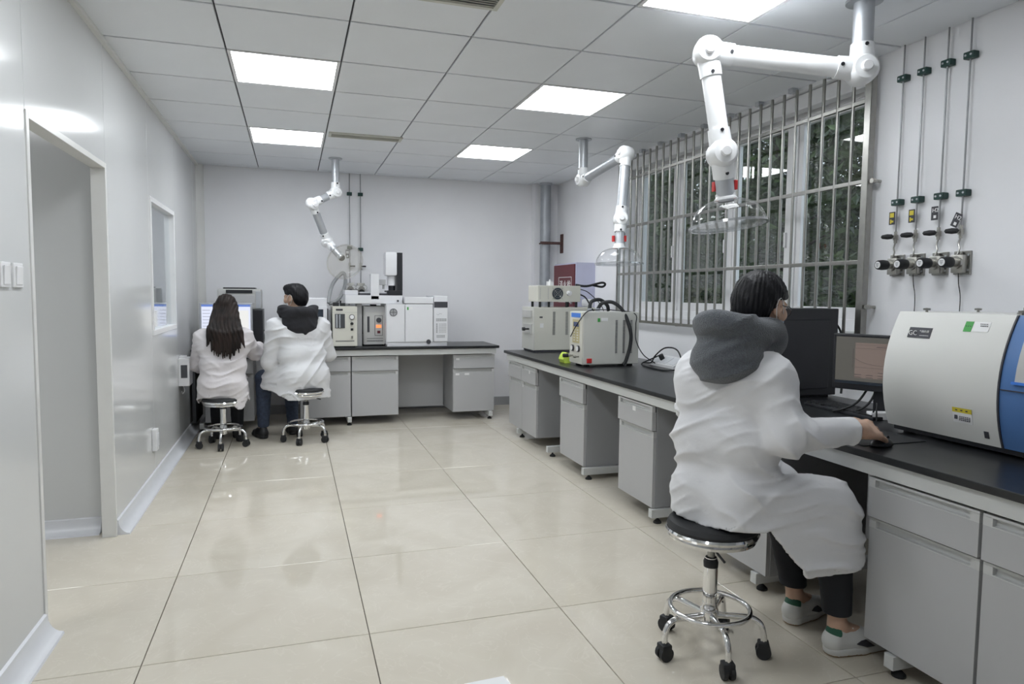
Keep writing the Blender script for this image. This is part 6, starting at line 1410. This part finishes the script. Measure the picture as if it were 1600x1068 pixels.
# ---- woman with long hair at the back bench
def person_two():
    bx, by = S2[0], S2[1]
    J = dict(pelvis=(bx, by+0.0, 0.525), chest=(bx+0.01, by+0.07, 0.85), neck=(bx+0.02, by+0.11, 1.025), head=(bx+0.03, by+0.14, 1.175),
             shL=(bx-0.155, by+0.08, 0.93), elL=(bx-0.22, by+0.17, 0.69), wrL=(bx-0.10, by+0.40, 0.815), shR=(bx+0.175, by+0.08, 0.93), elR=(bx+0.245, by+0.25, 0.775), wrR=(bx+0.28, by+0.47, 0.825),
             hipL=(bx-0.085, by+0.02, 0.51), hipR=(bx+0.085, by+0.02, 0.51), knL=(bx-0.085, by+0.40, 0.515), knR=(bx+0.085, by+0.40, 0.515), anL=(bx-0.085, by+0.36, 0.09), anR=(bx+0.085, by+0.36, 0.09), toeL=(bx-0.085, by+0.54, 0.03), toeR=(bx+0.085, by+0.54, 0.03))
    cfg = dict(yaw=PI/2, hyaw=PI/2-0.05, hpitch=-0.12, hs=0.94, res=0.0075, handR=((0, 1, -0.08), (0, 0, -1), (-1, 0, 0), 0.3), handL=((0.1, 1, -0.08), (0, 0, -1), (1, 0, 0), 0.3),
               trouser='trouser', coat='coat_warm', hem=0.36, seat=0.425, u0=-0.05, u1=0.10, bulk=0.88, fold=0.015, seed=2.2, cuffz=0.0, tail=-0.13, tailv=-0.17, skirt=0.7)
    t, A, P, HR, R, co = person('woman with long dark brown hair in a white lab coat', (bx, by, 0.0), J, cfg)
    # long hair: cap, and a curtain of locks of unequal length
    c = A['head']; f = Field(c-np.array([0.24, 0.24, 0.48]), c+np.array([0.24, 0.2, 0.17]), 0.0048)
    f.ell(P(-0.015, 0, 0.034), (0.110*0.94, 0.094*0.94, 0.104*0.94), HR, 0)
    R_ = np.random.RandomState(4)
    for k in range(19):
        s = -1+2*k/18.0; bk = -0.085-0.022*math.cos(s*1.5); L = 0.425-0.12*abs(s)**1.2+R_.uniform(-0.03, 0.03)
        p0 = P(-0.05-0.03*math.cos(s*1.4), 0.075*s, 0.02); p1 = P(bk-0.01, 0.092*s, -0.10); p2 = np.array([p1[0]-(0.035*s if True else 0)*-1*-1, p1[1]-0.012, p1[2]-L*0.32]); p2[0] = c[0]-0.115*s+R_.uniform(-0.006, 0.006); p2[1] = by-0.045
        p3 = np.array([c[0]-0.150*s+R_.uniform(-0.012, 0.012), by-0.082, c[2]-L])
        f.chain([p0, p1, p2, p3], [0.030, 0.032, 0.027, 0.004], 0.012)
    def fn(F, X, Y, Z):
        q = [((X-c[0])*HR[0, i]+(Y-c[1])*HR[1, i]+(Z-c[2])*HR[2, i]) for i in range(3)]
        F = F+0.0022*np.sin(210*q[1]+6*np.sin(14*q[2]))+0.0016*np.sin(390*q[1]+3*np.sin(9*q[2]))
        zm = np.interp(q[0], [-0.2, 0.01, 0.035, 0.06, 0.1], [-0.5, -0.5, -0.02, 0.05, 0.07]); return np.maximum(F, (zm-q[2])*0.8)
    f.each(fn); fpart('hair', f, 'hair_brown', t)
    for s in (-1, 1): sneaker(t, (bx+0.085*s, by+0.31), (bx+0.085*s, by+0.55), 0.001, 'shoeblack', 'rubber', False)
person_two()

# ---- man with the black hood
def person_three():
    bx, by = S3[0], S3[1]; ya = math.radians(105)
    J = dict(pelvis=(bx, by+0.02, 0.585), chest=(bx-0.055, by+0.10, 0.945), neck=(bx-0.07, by+0.135, 1.11), head=(bx-0.085, by+0.16, 1.272),
             shL=(bx-0.245, by+0.06, 1.015), elL=(bx-0.305, by+0.08, 0.70), wrL=(bx-0.25, by+0.33, 0.70), shR=(bx+0.135, by+0.15, 1.015), elR=(bx+0.205, by+0.23, 0.75), wrR=(bx-0.02, by+0.44, 0.835),
             hipL=(bx-0.09, by+0.01, 0.57), hipR=(bx+0.075, by+0.06, 0.57), knL=(bx-0.36, by+0.24, 0.545), knR=(bx-0.13, by+0.40, 0.545), anL=(bx-0.37, by+0.22, 0.10), anR=(bx-0.115, by+0.33, 0.10), toeL=(bx-0.44, by+0.39, 0.03), toeR=(bx-0.15, by+0.51, 0.03))
    cfg = dict(yaw=ya, hyaw=math.radians(148), hpitch=-0.08, hs=0.98, res=0.0075, handR=((-0.9, 0.5, -0.08), (0, 0, -1), (-0.5, -0.9, 0), 0.3), handL=((0, 1, -0.1), (0, 0, -1), (1, 0, 0), 0.4),
               trouser='jeans', coat='coat', hem=0.44, seat=0.40, u0=-0.02, u1=0.2, bulk=0.98, fold=0.016, seed=4.0, cuffz=0.0, tail=-0.17, tailv=0.09, tailw=0.08, hemv=0.10, skirt=0.62)
    t, A, P, HR, R, co = person('man with a black hood and jeans in a white lab coat, beside the long-haired woman', (bx, by, 0.0), J, cfg)
    short_hair(t, A, P, HR, 0.98, 'hair', 0.006, 2.0); face_bits(t, A, P, HR, 0.98, False, 'paper')
    hood_cloth(t, A, R, 'blackhood', 0.0075, back=0.16, drop=0.15, wide=0.15, thick=0.040, seed=3.0, peak=0.035)
    sneaker(t, (bx-0.355, by+0.17), (bx-0.45, by+0.40), 0.001, 'shoeblack', 'rubber', False); sneaker(t, (bx-0.105, by+0.28), (bx-0.15, by+0.52), 0.001, 'shoeblack', 'rubber', False)
person_three()
